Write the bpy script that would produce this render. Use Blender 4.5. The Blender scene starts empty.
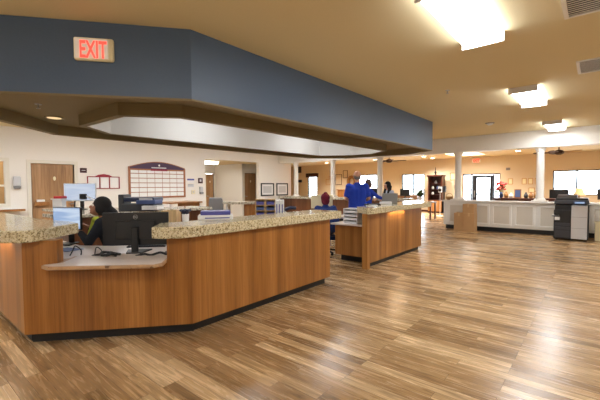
import bpy, bmesh, math, random
from mathutils import Vector, Matrix
from math import sin, cos, pi, radians
random.seed(7)
C = bpy.context.scene.collection
S = bpy.context.scene
H = 1.46
# ---------------------------------------------------------------- materials
def newmat(name):
    m = bpy.data.materials.new(name); m.use_nodes = True
    nt = m.node_tree; b = nt.nodes['Principled BSDF']
    return m, nt, b
def lin(c):
    return tuple(((v/255)/12.92 if v/255 <= .04045 else ((v/255+.055)/1.055)**2.4) for v in c)+(1,)
def flat(name, rgb, rough=.5, metal=0, noise=0.0, scale=20, spec=.5, coat=0):
    m, nt, b = newmat(name)
    b.inputs['Roughness'].default_value = rough; b.inputs['Metallic'].default_value = metal
    b.inputs['Specular IOR Level'].default_value = spec
    b.inputs['Coat Weight'].default_value = coat
    c = lin(rgb)
    n = nt.nodes.new('ShaderNodeTexNoise'); n.inputs['Scale'].default_value = scale; n.inputs['Detail'].default_value = 4
    tc = nt.nodes.new('ShaderNodeTexCoord'); nt.links.new(tc.outputs['Object'], n.inputs['Vector'])
    r = nt.nodes.new('ShaderNodeMix'); r.data_type = 'RGBA'
    a = max(noise, .03)
    r.inputs[6].default_value = tuple(v*(1-a) for v in c[:3])+(1,)
    r.inputs[7].default_value = tuple(min(1, v*(1+a)) for v in c[:3])+(1,)
    nt.links.new(n.outputs['Fac'], r.inputs[0]); nt.links.new(r.outputs[2], b.inputs['Base Color'])
    return m
def emis(name, rgb, strength):
    m, nt, b = newmat(name)
    b.inputs['Base Color'].default_value = lin(rgb); b.inputs['Roughness'].default_value = .6
    b.inputs['Emission Color'].default_value = lin(rgb); b.inputs['Emission Strength'].default_value = strength
    return m
def ramp(nt, pts, interp='LINEAR'):
    r = nt.nodes.new('ShaderNodeValToRGB'); r.color_ramp.interpolation = interp
    els = r.color_ramp.elements
    els[0].position, els[0].color = pts[0][0], pts[0][1]
    els[1].position, els[1].color = pts[-1][0], pts[-1][1]
    for p, c in pts[1:-1]:
        e = els.new(p); e.color = c
    return r
def mapped(nt, scale, rot=(0,0,0)):
    tc = nt.nodes.new('ShaderNodeTexCoord'); mp = nt.nodes.new('ShaderNodeMapping')
    mp.inputs['Scale'].default_value = scale; mp.inputs['Rotation'].default_value = rot
    nt.links.new(tc.outputs['Object'], mp.inputs['Vector']); return mp
def mixc(nt, a, b, fac, mode='MIX'):
    m = nt.nodes.new('ShaderNodeMix'); m.data_type = 'RGBA'; m.blend_type = mode
    for s, v in ((6, a), (7, b)):
        if isinstance(v, tuple): m.inputs[s].default_value = v
        else: nt.links.new(v, m.inputs[s])
    if isinstance(fac, float): m.inputs[0].default_value = fac
    else: nt.links.new(fac, m.inputs[0])
    return m.outputs[2]
def veneer(name, c1, c2, c3, rough=.32, sc=1.0):
    m, nt, b = newmat(name)
    mp = mapped(nt, (7*sc, 7*sc, .25))
    n = nt.nodes.new('ShaderNodeTexNoise'); n.inputs['Scale'].default_value = 1.0; n.inputs['Detail'].default_value = 1
    nt.links.new(mp.outputs[0], n.inputs['Vector'])
    mp2 = mapped(nt, (60*sc, 60*sc, 1.6))
    n2 = nt.nodes.new('ShaderNodeTexNoise'); n2.inputs['Scale'].default_value = 1.0; n2.inputs['Detail'].default_value = 5; n2.inputs['Distortion'].default_value = .6
    nt.links.new(mp2.outputs[0], n2.inputs['Vector'])
    r1 = ramp(nt, [(.32, lin(c1)), (.5, lin(c2)), (.68, lin(c3))]); nt.links.new(n.outputs['Fac'], r1.inputs[0])
    r2 = ramp(nt, [(.35, (.72, .68, .62, 1)), (.6, (1.08, 1.08, 1.08, 1))]); nt.links.new(n2.outputs['Fac'], r2.inputs[0])
    nt.links.new(mixc(nt, r1.outputs[0], r2.outputs[0], .8, 'MULTIPLY'), b.inputs['Base Color'])
    b.inputs['Roughness'].default_value = rough
    return m
def granite(name, base, light, dark, scale=55, rough=.12):
    m, nt, b = newmat(name)
    mp = mapped(nt, (1, 1, 1))
    n = nt.nodes.new('ShaderNodeTexNoise'); n.inputs['Scale'].default_value = scale*.45; n.inputs['Detail'].default_value = 6; n.inputs['Roughness'].default_value = .75
    nt.links.new(mp.outputs[0], n.inputs['Vector'])
    v = nt.nodes.new('ShaderNodeTexVoronoi'); v.inputs['Scale'].default_value = scale*1.5
    nt.links.new(mp.outputs[0], v.inputs['Vector'])
    r = ramp(nt, [(.34, lin(dark)), (.44, lin(base)), (.56, lin(light)), (.7, lin(base))]); nt.links.new(n.outputs['Fac'], r.inputs[0])
    bw = nt.nodes.new('ShaderNodeSeparateColor'); nt.links.new(v.outputs['Color'], bw.inputs[0])
    r2 = ramp(nt, [(.0, (.28, .22, .16, 1)), (.14, (.45, .38, .3, 1)), (.2, (1, 1, 1, 1)), (1, (1.12, 1.1, 1.05, 1))]); nt.links.new(bw.outputs[0], r2.inputs[0])
    nt.links.new(mixc(nt, r.outputs[0], r2.outputs[0], .85, 'MULTIPLY'), b.inputs['Base Color'])
    b.inputs['Roughness'].default_value = rough
    return m
def plank_floor():
    m, nt, b = newmat('wood_plank_floor')
    mp = mapped(nt, (1, 1, 1)); mp.inputs['Location'].default_value = (61.3, 47.1, 0)
    br = nt.nodes.new('ShaderNodeTexBrick')
    br.inputs['Scale'].default_value = 1.0; br.inputs['Brick Width'].default_value = .95; br.inputs['Row Height'].default_value = .1
    br.inputs['Mortar Size'].default_value = .0012; br.inputs['Mortar Smooth'].default_value = .2; br.offset = .37; br.offset_frequency = 3
    br.inputs['Color1'].default_value = (0, 0, 0, 1); br.inputs['Color2'].default_value = (1, 1, 1, 1); br.inputs['Mortar'].default_value = (.5, .5, .5, 1)
    nt.links.new(mp.outputs[0], br.inputs['Vector'])
    # grain runs along the planks (x), shifted for every plank
    add = nt.nodes.new('ShaderNodeVectorMath'); add.operation = 'MULTIPLY_ADD'
    nt.links.new(br.outputs['Color'], add.inputs[0]); add.inputs[1].default_value = (13, 7, 5)
    nt.links.new(mp.outputs[0], add.inputs[2])
    m2 = nt.nodes.new('ShaderNodeMapping'); m2.inputs['Scale'].default_value = (2.2, 26, 1); nt.links.new(add.outputs[0], m2.inputs['Vector'])
    n = nt.nodes.new('ShaderNodeTexNoise'); n.inputs['Scale'].default_value = 1; n.inputs['Detail'].default_value = 6; n.inputs['Distortion'].default_value = 1.1; n.inputs['Roughness'].default_value = .6
    nt.links.new(m2.outputs[0], n.inputs['Vector'])
    m3 = nt.nodes.new('ShaderNodeMapping'); m3.inputs['Scale'].default_value = (5, 110, 1); nt.links.new(add.outputs[0], m3.inputs['Vector'])
    n3 = nt.nodes.new('ShaderNodeTexNoise'); n3.inputs['Scale'].default_value = 1; n3.inputs['Detail'].default_value = 3
    nt.links.new(m3.outputs[0], n3.inputs['Vector'])
    tone = ramp(nt, [(0, lin((138, 108, 71))), (.35, lin((166, 131, 90))), (.7, lin((196, 163, 119))), (1, lin((216, 185, 143)))])
    nt.links.new(br.outputs['Color'], tone.inputs[0])
    g = ramp(nt, [(.3, (.42, .38, .34, 1)), (.45, (.85, .83, .8, 1)), (.62, (1.1, 1.1, 1.08, 1))]); nt.links.new(n.outputs['Fac'], g.inputs[0])
    g3 = ramp(nt, [(.35, (.7, .67, .62, 1)), (.6, (1.05, 1.05, 1.05, 1))]); nt.links.new(n3.outputs['Fac'], g3.inputs[0])
    c = mixc(nt, tone.outputs[0], g.outputs[0], .9, 'MULTIPLY'); c = mixc(nt, c, g3.outputs[0], .7, 'MULTIPLY')
    c = mixc(nt, c, lin((80, 55, 33)), br.outputs['Fac'])
    nt.links.new(c, b.inputs['Base Color'])
    rr = nt.nodes.new('ShaderNodeMapRange'); rr.inputs[3].default_value = .2; rr.inputs[4].default_value = .33
    nt.links.new(n.outputs['Fac'], rr.inputs[0]); nt.links.new(rr.outputs[0], b.inputs['Roughness'])
    b.inputs['Specular IOR Level'].default_value = .75
    bp = nt.nodes.new('ShaderNodeBump'); bp.inputs['Strength'].default_value = .06; bp.inputs['Distance'].default_value = .01
    nt.links.new(n3.outputs['Fac'], bp.inputs['Height']); nt.links.new(bp.outputs[0], b.inputs['Normal'])
    return m
def plaster(name, rgb, rough=.85, bump=.15, scale=60, sheen=0):
    m, nt, b = newmat(name)
    mp = mapped(nt, (1, 1, 1))
    n = nt.nodes.new('ShaderNodeTexNoise'); n.inputs['Scale'].default_value = scale; n.inputs['Detail'].default_value = 3
    nt.links.new(mp.outputs[0], n.inputs['Vector'])
    c = lin(rgb)
    nt.links.new(mixc(nt, tuple(v*.96 for v in c[:3])+(1,), tuple(min(1, v*1.04) for v in c[:3])+(1,), n.outputs['Fac']), b.inputs['Base Color'])
    b.inputs['Roughness'].default_value = rough
    bp = nt.nodes.new('ShaderNodeBump'); bp.inputs['Strength'].default_value = bump; bp.inputs['Distance'].default_value = .004
    nt.links.new(n.outputs['Fac'], bp.inputs['Height']); nt.links.new(bp.outputs[0], b.inputs['Normal'])
    return m
def glassmat():
    m = bpy.data.materials.new('window_glass'); m.use_nodes = True; nt = m.node_tree; nt.nodes.clear()
    o = nt.nodes.new('ShaderNodeOutputMaterial'); t = nt.nodes.new('ShaderNodeBsdfTransparent'); g = nt.nodes.new('ShaderNodeBsdfGlossy')
    g.inputs['Roughness'].default_value = .02
    lw = nt.nodes.new('ShaderNodeLayerWeight'); lw.inputs[0].default_value = .2
    t.inputs['Color'].default_value = (.95, .98, 1, 1)
    mx = nt.nodes.new('ShaderNodeMixShader'); nt.links.new(lw.outputs['Fresnel'], mx.inputs[0]); nt.links.new(t.outputs[0], mx.inputs[1]); nt.links.new(g.outputs[0], mx.inputs[2])
    nt.links.new(mx.outputs[0], o.inputs['Surface']); return m
M = {}
M['floor'] = plank_floor()
M['ceiling'] = plaster('ceiling_tan', (229, 214, 172))
M['ceil_far'] = plaster('ceiling_far_tan', (230, 212, 170))
M['cream'] = plaster('wall_cream', (240, 235, 227))
M['tan'] = plaster('wall_tan', (221, 203, 174))
M['tan2'] = plaster('wall_tan_dark', (205, 160, 108))
M['blue'] = plaster('bulkhead_blue_grey', (80, 101, 128), rough=.42, bump=.3, scale=45)
M['brown'] = plaster('soffit_brown', (132, 114, 78), rough=.7)
M['recess'] = plaster('recess_white', (214, 213, 208))
M['white'] = flat('white_paint', (236, 233, 226), .45)
M['whiteg'] = flat('white_plastic', (238, 238, 240), .3)
M['panelgrey'] = plaster('wainscot_beige', (214, 206, 192))
M['desk'] = veneer('orange_cherry_veneer', (142, 90, 36), (162, 105, 45), (178, 121, 59))
M['island'] = veneer('island_veneer', (142, 92, 42), (162, 109, 53), (178, 126, 68))
M['desk2'] = veneer('back_counter_wood', (98, 58, 32), (118, 72, 42), (134, 86, 52))
M['doorw'] = veneer('door_veneer', (156, 118, 80), (172, 132, 92), (184, 144, 104), rough=.45, sc=.6)
M['lightwood'] = veneer('light_oak', (196, 158, 102), (208, 172, 116), (218, 184, 130))
M['darkwood'] = veneer('dark_mahogany', (52, 24, 16), (70, 32, 22), (84, 42, 28))
M['oakmid'] = veneer('mid_oak', (150, 100, 54), (168, 116, 66), (180, 130, 78))
M['granite'] = granite('speckled_granite', (188, 172, 132), (222, 212, 180), (112, 92, 62), 72)
M['granite2'] = granite('grey_green_granite', (170, 165, 146), (214, 208, 192), (120, 112, 94), 30)
M['lam'] = flat('pink_grey_laminate', (222, 208, 198), .3, noise=.04, scale=30)
M['lamedge'] = granite('laminate_edge', (176, 140, 104), (190, 154, 118), (158, 122, 88), 10, rough=.35)
M['kick'] = flat('toe_kick_black', (22, 22, 23), .5)
M['black'] = flat('black_plastic', (22, 23, 25), .38)
M['blackm'] = flat('matte_black', (30, 30, 32), .6)
M['darkgrey'] = flat('dark_grey_plastic', (58, 60, 66), .45)
M['grey'] = flat('grey_plastic', (132, 132, 134), .5)
M['lgrey'] = flat('light_grey_plastic', (206, 206, 208), .45)
M['navy'] = flat('navy_plastic', (34, 44, 74), .4)
M['silver'] = flat('brushed_metal', (180, 180, 182), .3, .9)
M['frame'] = flat('door_frame_cream', (232, 226, 212), .5)
M['dark_alu'] = flat('dark_bronze_frame', (44, 46, 52), .4, .3)
M['card'] = flat('cardboard', (190, 150, 104), .85, noise=.08, scale=8)
M['cardtape'] = flat('packing_tape', (204, 168, 122), .4)
M['paper'] = flat('white_paper', (240, 240, 238), .8)
M['papercream'] = flat('cream_paper', (238, 228, 190), .8)
M['purple'] = flat('purple_board', (70, 44, 74), .5)
M['redframe'] = flat('dark_red_frame', (150, 36, 52), .45)
M['boardwood'] = flat('board_wood', (164, 104, 66), .5)
M['maroonsq'] = flat('maroon_plaque', (66, 30, 34), .5)
M['violet'] = flat('violet_binder', (84, 84, 156), .45)
M['bluebook'] = flat('blue_binder', (74, 92, 140), .5)
M['red'] = flat('red_plastic', (196, 40, 52), .4)
M['scrub'] = flat('royal_blue_scrubs', (24, 58, 168), .85, noise=.12, scale=14)
M['bluej'] = flat('blue_jacket', (30, 56, 120), .9, noise=.12, scale=14)
M['blackc'] = flat('black_fleece', (26, 28, 34), .95, noise=.1)
M['lightc'] = flat('pale_blue_coat', (190, 200, 222), .9, noise=.08)
M['lime'] = flat('lime_scarf', (190, 204, 70), .9, noise=.1)
M['skin'] = flat('skin', (206, 152, 124), .55)
M['skin2'] = flat('skin_brown', (158, 104, 76), .55)
M['hairb'] = flat('black_hair', (20, 16, 15), .8, noise=.2, scale=60)
M['hairg'] = flat('grey_hair', (120, 112, 108), .7, noise=.2, scale=60)
M['hairbr'] = flat('brown_hair', (70, 46, 34), .6, noise=.2, scale=60)
M['beanie'] = flat('maroon_knit', (104, 22, 44), .95, noise=.15, scale=80)
M['eye'] = flat('eye_white', (232, 230, 226), .3)
M['lip'] = flat('lip', (160, 84, 78), .5)
M['leaf'] = flat('green_leaves', (74, 92, 50), .6, noise=.3, scale=12)
M['flower'] = flat('pink_red_petals', (214, 86, 84), .7, noise=.2, scale=30)
M['fanwood'] = flat('fan_blade_brown', (74, 46, 32), .5)
M['fanlight'] = flat('fan_blade_pale', (206, 180, 150), .5)
M['basket'] = flat('wicker', (160, 116, 66), .8, noise=.3, scale=60)
M['navyseat'] = flat('navy_upholstery', (28, 36, 62), .8)
M['brownsofa'] = flat('brown_upholstery', (104, 72, 46), .8)
M['screen'] = None
M['shade'] = flat('lamp_shade', (226, 192, 140), .8)
M['asphalt'] = flat('pale_concrete', (200, 200, 198), .9)
M['extwall'] = flat('pale_stucco', (222, 222, 224), .9)
M['glass'] = glassmat()
M['lamp'] = emis('fluorescent_diffuser', (244, 248, 252), 12.0); M['lamp_side'] = emis('diffuser_side', (244, 248, 252), 4.5)
M['lamp_recess'] = emis('recess_fluorescent', (248, 250, 255), 6.0)
M['lamp_hall'] = emis('hall_fluorescent', (255, 252, 244), 9.0)
M['downlight'] = emis('downlight_glow', (255, 232, 196), 7.0)
M['downlight_dim'] = emis('downlight_soft', (226, 196, 150), .35)
M['undercounter'] = emis('undercounter_lamp', (255, 226, 182), 15.0)
M['tablelamp'] = emis('lamp_bulb', (255, 220, 160), 4.0)
M['exitface'] = emis('exit_face', (216, 204, 186), .12)
M['exitred'] = emis('exit_letters', (255, 70, 56), .55)
M['exitfar'] = emis('exit_far_red', (255, 84, 60), .7)
def screenmat(name, c1, c2, s):
    m, nt, b = newmat(name)
    mp = mapped(nt, (1, 1, 9)); n = nt.nodes.new('ShaderNodeTexNoise'); n.inputs['Scale'].default_value = 2.2; n.inputs['Detail'].default_value = 2
    nt.links.new(mp.outputs[0], n.inputs['Vector'])
    r = ramp(nt, [(.4, lin(c1)), (.6, lin(c2))]); nt.links.new(n.outputs['Fac'], r.inputs[0])
    b.inputs['Base Color'].default_value = (.02, .02, .02, 1); b.inputs['Roughness'].default_value = .2
    nt.links.new(r.outputs[0], b.inputs['Emission Color']); b.inputs['Emission Strength'].default_value = s
    return m
M['screen'] = screenmat('monitor_screen', (150, 176, 214), (200, 216, 236), .32)
M['screen_pale'] = screenmat('pale_screen', (190, 204, 226), (206, 216, 232), .3)
# ---------------------------------------------------------------- mesh helpers
def BM(): return bmesh.new()
def box(bm, x0, x1, y0, y1, z0, z1, mt=None):
    vs = [bm.verts.new((x, y, z)) for x in (x0, x1) for y in (y0, y1) for z in (z0, z1)]
    if mt is not None:
        for v in vs: v.co = mt @ v.co
    for f in ((0,1,3,2),(4,6,7,5),(0,4,5,1),(2,3,7,6),(0,2,6,4),(1,5,7,3)): bm.faces.new([vs[i] for i in f])
    return vs
def prism(bm, poly, z0, z1, mt=None):
    a = sum(poly[i][0]*poly[(i+1) % len(poly)][1]-poly[(i+1) % len(poly)][0]*poly[i][1] for i in range(len(poly)))
    if a < 0: poly = poly[::-1]
    lo = [bm.verts.new((x, y, z0)) for x, y in poly]; hi = [bm.verts.new((x, y, z1)) for x, y in poly]
    if mt is not None:
        for v in lo+hi: v.co = mt @ v.co
    bm.faces.new(lo[::-1]); bm.faces.new(hi); n = len(poly)
    for i in range(n): bm.faces.new((lo[i], lo[(i+1) % n], hi[(i+1) % n], hi[i]))
def ringprism(bm, outer, inner, z0, z1):
    n = len(outer); vs = []
    for poly, z in ((outer, z0), (outer, z1), (inner, z0), (inner, z1)): vs.append([bm.verts.new((x, y, z)) for x, y in poly])
    o0, o1, i0, i1 = vs
    for i in range(n):
        j = (i+1) % n
        bm.faces.new((o0[i], o0[j], o1[j], o1[i])); bm.faces.new((i0[j], i0[i], i1[i], i1[j]))
        bm.faces.new((o0[j], o0[i], i0[i], i0[j])); bm.faces.new((o1[i], o1[j], i1[j], i1[i]))
    bmesh.ops.recalc_face_normals(bm, faces=bm.faces[:])
def cyl(bm, p0, p1, r0, r1=None, seg=16, caps=True):
    r1 = r0 if r1 is None else r1
    p0, p1 = Vector(p0), Vector(p1); d = (p1-p0)
    q = d.to_track_quat('Z', 'Y')
    A = [bm.verts.new(p0+q @ Vector((r0*cos(2*pi*i/seg), r0*sin(2*pi*i/seg), 0))) for i in range(seg)]
    B = [bm.verts.new(p1+q @ Vector((r1*cos(2*pi*i/seg), r1*sin(2*pi*i/seg), 0))) for i in range(seg)]
    for i in range(seg): bm.faces.new((A[i], A[(i+1) % seg], B[(i+1) % seg], B[i]))
    if caps: bm.faces.new(A[::-1]); bm.faces.new(B)
def lathe(bm, prof, c=(0,0,0), seg=20):
    rings = []
    for r, z in prof: rings.append([bm.verts.new((c[0]+r*cos(2*pi*i/seg), c[1]+r*sin(2*pi*i/seg), c[2]+z)) for i in range(seg)])
    for a, b in zip(rings, rings[1:]):
        for i in range(seg): bm.faces.new((a[i], a[(i+1) % seg], b[(i+1) % seg], b[i]))
    bm.faces.new(rings[0][::-1]); bm.faces.new(rings[-1])
def ball(bm, c, r, sc=(1,1,1), seg=16, rot=None):
    mt = Matrix.Translation(c) @ (rot.to_4x4() if rot else Matrix.Identity(4)) @ Matrix.Diagonal((r*sc[0], r*sc[1], r*sc[2], 1))
    bmesh.ops.create_uvsphere(bm, u_segments=seg, v_segments=max(8, seg//2+2), radius=1, matrix=mt)
def tube(bm, pts, r, seg=8):
    for a, b in zip(pts, pts[1:]): cyl(bm, a, b, r, r, seg)
    for p in pts[1:-1]: ball(bm, p, r, seg=8)
def T(x, y, z, rz=0): return Matrix.Translation((x, y, z)) @ Matrix.Rotation(rz, 4, 'Z')
def obj(name, bm, mat, parent=None, bevel=0, smooth=False, world=True):
    if parent is not None and world:
        bmesh.ops.transform(bm, matrix=chain(parent).inverted(), verts=bm.verts[:])
    me = bpy.data.meshes.new(name); bm.to_mesh(me); bm.free()
    if isinstance(mat, str): mat = M[mat]
    me.materials.append(mat)
    if smooth:
        for p in me.polygons: p.use_smooth = True
    o = bpy.data.objects.new(name, me); C.objects.link(o)
    if parent is not None: o.parent = parent
    if bevel:
        b = o.modifiers.new('bevel', 'BEVEL'); b.width = bevel; b.segments = 2; b.limit_method = 'ANGLE'
    return o
def chain(o):
    m = o.matrix_basis.copy()
    while o.parent: o = o.parent; m = o.matrix_basis @ m
    return m
def tag(o, label, cat, group=None, kind=None):
    o['label'] = label; o['category'] = cat
    if group: o['group'] = group
    if kind: o['kind'] = kind
    return o
def thing(name, label, cat, loc=(0,0,0), rz=0, group=None):
    o = bpy.data.objects.new(name, None); C.objects.link(o); o.empty_display_size = .1
    o.location = loc; o.rotation_euler = (0, 0, rz)
    o.matrix_basis = T(*loc, rz)
    return tag(o, label, cat, group)
def struct(name, bm, mat, label=None, parent=None, bevel=0):
    o = obj(name, bm, mat, parent, bevel)
    if parent is None:
        o['kind'] = 'structure'
        if label: o['label'] = label
    return o
def L(bm_fn, *a, **k):
    bm = BM(); bm_fn(bm, *a, **k); return bm
def copy_tree(o, parent=None):
    c = o.copy(); C.objects.link(c)
    if parent is not None: c.parent = parent
    for ch in list(o.children): copy_tree(ch, c)
    return c
def text_mesh(txt, size, depth=.002, bold=.0):
    cu = bpy.data.curves.new('t', 'FONT'); cu.body = txt; cu.size = size; cu.extrude = depth; cu.offset = bold
    cu.align_x = 'CENTER'; cu.align_y = 'CENTER'
    o = bpy.data.objects.new('t', cu); C.objects.link(o)
    dg = bpy.context.evaluated_depsgraph_get(); dg.update()
    me = bpy.data.meshes.new_from_object(o.evaluated_get(dg)); bm = BM(); bm.from_mesh(me)
    bpy.data.objects.remove(o); bpy.data.meshes.remove(me); return bm
def text_obj(name, txt, size, mat, parent, world_mt, sx=1, bold=0, depth=.002):
    bm = text_mesh(txt, size, depth, bold)
    # text lies in XY: stand it up (x right, z up, facing -y)
    up = Matrix.Rotation(pi/2, 4, 'X')
    bmesh.ops.transform(bm, matrix=world_mt @ Matrix.Diagonal((sx, 1, 1, 1)) @ up, verts=bm.verts[:])
    return obj(name, bm, mat, parent)
# ---------------------------------------------------------------- shell
CZ = 3.05; FZ = 2.93; BY = 12.6; XL = -11.68; YF = 20.0
struct('floor', L(box, -18, 7, -5, 20.2, -.1, 0), 'floor', 'glossy wood plank floor')
struct('ceiling', L(box, -16.2, 7, -5, BY+.12, CZ, CZ+.1), 'ceiling', 'tan painted ceiling')
# skylight opening in the far ceiling
bm = BM()
sx0, sx1, sy0, sy1 = -5.5, -4.1, 16.6, 18.9
box(bm, -18, sx0, BY+.12, 20.2, FZ, FZ+.1); box(bm, sx1, 7, BY+.12, 20.2, FZ, FZ+.1)
box(bm, sx0, sx1, BY+.12, sy0, FZ, FZ+.1); box(bm, sx0, sx1, sy1, 20.2, FZ, FZ+.1)
struct('ceiling_lounge', bm, 'ceil_far', 'ochre lounge ceiling beyond the beam')
bm = BM(); box(bm, sx0-.1, sx0, sy0-.1, sy1+.1, FZ+.1, FZ+.5); box(bm, sx1, sx1+.1, sy0-.1, sy1+.1, FZ+.1, FZ+.5)
box(bm, sx0, sx1, sy0-.1, sy0, FZ+.1, FZ+.5); box(bm, sx0, sx1, sy1, sy1+.1, FZ+.1, FZ+.5); box(bm, sx0-.1, sx1+.1, sy0-.1, sy1+.1, FZ+.5, FZ+.55)
struct('ceiling_light_well', bm, 'recess', 'lit well in the lounge ceiling')
# left wall with window opening, hallway opening
def wall_x(bm, x, th, y0, y1, z0, z1, holes):
    """wall slab between x-th..x, spanning y, with rectangular holes (y0,y1,z0,z1)"""
    ys = sorted({y0, y1, *[h[0] for h in holes], *[h[1] for h in holes]})
    for a, b in zip(ys, ys[1:]):
        hs = [h for h in holes if h[0] <= a and h[1] >= b]
        if not hs: box(bm, x-th, x, a, b, z0, z1)
        else:
            h = hs[0]
            if h[2] > z0: box(bm, x-th, x, a, b, z0, h[2])
            if h[3] < z1: box(bm, x-th, x, a, b, h[3], z1)
def wall_y(bm, y, th, x0, x1, z0, z1, holes):
    xs = sorted({x0, x1, *[h[0] for h in holes], *[h[1] for h in holes]})
    for a, b in zip(xs, xs[1:]):
        hs = [h for h in holes if h[0] <= a and h[1] >= b]
        if not hs: box(bm, a, b, y, y+th, z0, z1)
        else:
            h = hs[0]
            if h[2] > z0: box(bm, a, b, y, y+th, z0, h[2])
            if h[3] < z1: box(bm, a, b, y, y+th, h[3], z1)
bm = BM(); wall_x(bm, XL, .15, -5, 13.3, 0, CZ, [(.6, 2.24, 1.0, 2.22), (2.71, 3.75, 0, 2.13), (8.25, 11.1, 0, 2.55)])
struct('wall_left', bm, 'cream', 'long cream wall behind the nurses station')
struct('wall_right', L(box, 6.6, 6.75, -5, 20.2, 0, CZ), 'tan')
struct('wall_back', L(box, -18, 6.6, -5.15, -5, 0, CZ), 'cream')
# corridor room behind the left opening
bm = BM(); wall_x(bm, -15.0, .15, 7.0, 13.3, 0, 2.75, [(10.62, 11.12, 0, 2.13)]); struct('wall_corridor', bm, 'cream', 'cream wall of the side corridor')
struct('wall_corridor_south', L(box, -15, XL-.15, 6.9, 7.0, 0, 2.75), 'cream')
bm = BM(); box(bm, -15.15, -12.95, 13.2, 13.35, 0, 2.75); box(bm, -13.1, -12.95, 12.2, 13.2, 0, 2.75); box(bm, -13.1, -12.95, 11.3, 12.2, 2.13, 2.75)
box(bm, -15.0, -12.95, 11.22, 11.35, 0, 2.75); box(bm, -12.95, XL-.15, 13.2, 13.35, 0, 2.75)
struct('wall_corridor_north', bm, 'cream', 'cream wall between the two corridor doors')
struct('ceiling_corridor', L(box, -15.15, XL-.15, 6.9, 13.35, 2.56, 2.66), 'ceil_far', 'corridor ceiling')
struct('wall_room_behind', L(box, -13.6, -13.5, -.5, 5, 0, CZ), 'tan2', 'wall of the room behind the window')
bm = BM(); box(bm, -13.5, XL-.15, -.5, -.4, 0, CZ); box(bm, -13.5, XL-.15, 4.9, 5, 0, CZ); struct('wall_room_side', bm, 'cream')
# far wall
WIN = {'window_2': (-15.95, -15.12, .55, 2.22), 'window_3': (-11.95, -10.45, .6, 2.18), 'window_4': (-8.85, -7.5, .5, 2.13), 'window_5': (-1.56, 1.9, 1.0, 2.12)}
DOOR = (-5.47, -3.70, 0, 2.06)
bm = BM(); wall_y(bm, YF, .18, -18, 6.6, 0, FZ+.1, list(WIN.values())+[DOOR]); struct('wall_far', bm, 'tan', 'tan wall at the far end of the lounge')
struct('wall_lounge_left', L(box, -18.1, -18, 13.3, 20.2, 0, FZ+.1), 'tan')
struct('wall_lounge_near', L(box, -18, XL-.15, 13.35, 13.45, 0, FZ+.1), 'tan')
struct('trim_1', L(box, XL-.1, 6.6, BY-.18, BY+.2, 2.56, CZ+.02), 'white', 'white header beam over the columns')
def window(name, r, mulls, rail=None):
    x0, x1, z0, z1 = r; f = BM(); w = .05; y = YF+.02
    box(f, x0, x1, y, y+.08, z1-w, z1); box(f, x0, x1, y, y+.08, z0, z0+w); box(f, x0, x0+w, y, y+.08, z0+w, z1-w); box(f, x1-w, x1, y, y+.08, z0+w, z1-w)
    for m_ in mulls: box(f, m_-.035, m_+.035, y, y+.08, z0+w, z1-w)
    if rail: box(f, x0+w, x1-w, y+.01, y+.05, rail-.018, rail+.018)
    o = struct(name, f, 'dark_alu', 'window in the far tan wall')
    g = BM(); box(g, x0+w, x1-w, y+.055, y+.061, z0+w, z1-w); obj('pane', g, 'glass', o)
window('window_2', WIN['window_2'], [], 1.1); window('window_3', WIN['window_3'], [-11.2], 1.3); window('window_4', WIN['window_4'], [-8.17], 1.25)
window('window_5', WIN['window_5'], [-.69, .6], 1.3)
# left service window in the cream wall
bm = BM()
for a in ((.6,2.26,2.15,2.24),(.6,2.26,.98,1.06),(.6,.66,1.06,2.15),(2.16,2.26,1.06,2.15),(.66,2.16,1.5,1.55)): box(bm, XL-.1, XL+.02, *a)
w1 = struct('window_1', bm, 'frame', 'interior service window left of the wooden door')
obj('pane', L(box, XL-.06, XL-.054, .66, 2.16, 1.06, 2.15), 'glass', w1)
# glass exit door unit in far wall
bm = BM(); x0, x1, _, z1 = DOOR; y = YF+.02
for a in ((x0,x1,z1-.06,z1),(x0,x0+.05,0,z1-.06),(x1-.05,x1,0,z1-.06),(-5.06,-5.0,0,z1-.06),(-4.03,-3.97,0,z1-.06)): box(bm, a[0], a[1], y, y+.1, a[2], a[3])
d = struct('door_1', bm, 'dark_alu', 'dark framed glass exit door with side lights')
bm = BM()
for a in ((-4.98,-4.78,.02,1.98),(-4.17,-4.04,.02,1.98),(-4.78,-4.17,.02,.25),(-4.78,-4.17,1.86,1.98),(-4.78,-4.17,1.0,1.05)): box(bm, a[0], a[1], y+.01, y+.06, a[2], a[3])
lf = obj('door_leaf', bm, 'dark_alu', d)
bm = BM(); box(bm, -4.78, -4.17, y+.03, y+.036, .25, 1.86); box(bm, x0+.05, -5.06, y+.05, y+.056, .02, z1-.06); box(bm, -3.97, x1-.05, y+.05, y+.056, .02, z1-.06); obj('pane', bm, 'glass', d)
obj('door_handle', L(box, -4.9, -4.86, y-.03, y, .85, 1.2), 'silver', lf)
# wooden doors
def wood_door_x(name, x, y0, y1, z1, label, side=1, knob=None, sign=True):
    d = struct(name, L(box, x-.05, x, y0+.02, y1-.02, .01, z1-.02), 'doorw', label)
    f = BM(); w = .09
    box(f, x-.06, x+.06, y0-w, y0, 0, z1+w); box(f, x-.06, x+.06, y1, y1+w, 0, z1+w); box(f, x-.06, x+.06, y0, y1, z1, z1+w)
    obj('door_frame', f, 'frame', d)
    if knob:
        k = BM(); cyl(k, (x, knob, 1.0), (x+.06, knob, 1.0), .025); box(k, x+.05, x+.07, knob-.02, knob+.1, .985, 1.01); obj('door_handle', k, 'silver', d)
    if sign:
        c = (y0+y1)/2+.03
        k = BM(); ball(k, (x+.006, c, 1.72), 1, (.008, .035, .06)); s = obj('door_plaque', k, 'papercream', d)
    return d
wood_door_x('door_2', XL-.03, 2.71, 3.75, 2.13, 'wide wooden door behind the monitor screens', knob=3.65)
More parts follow.
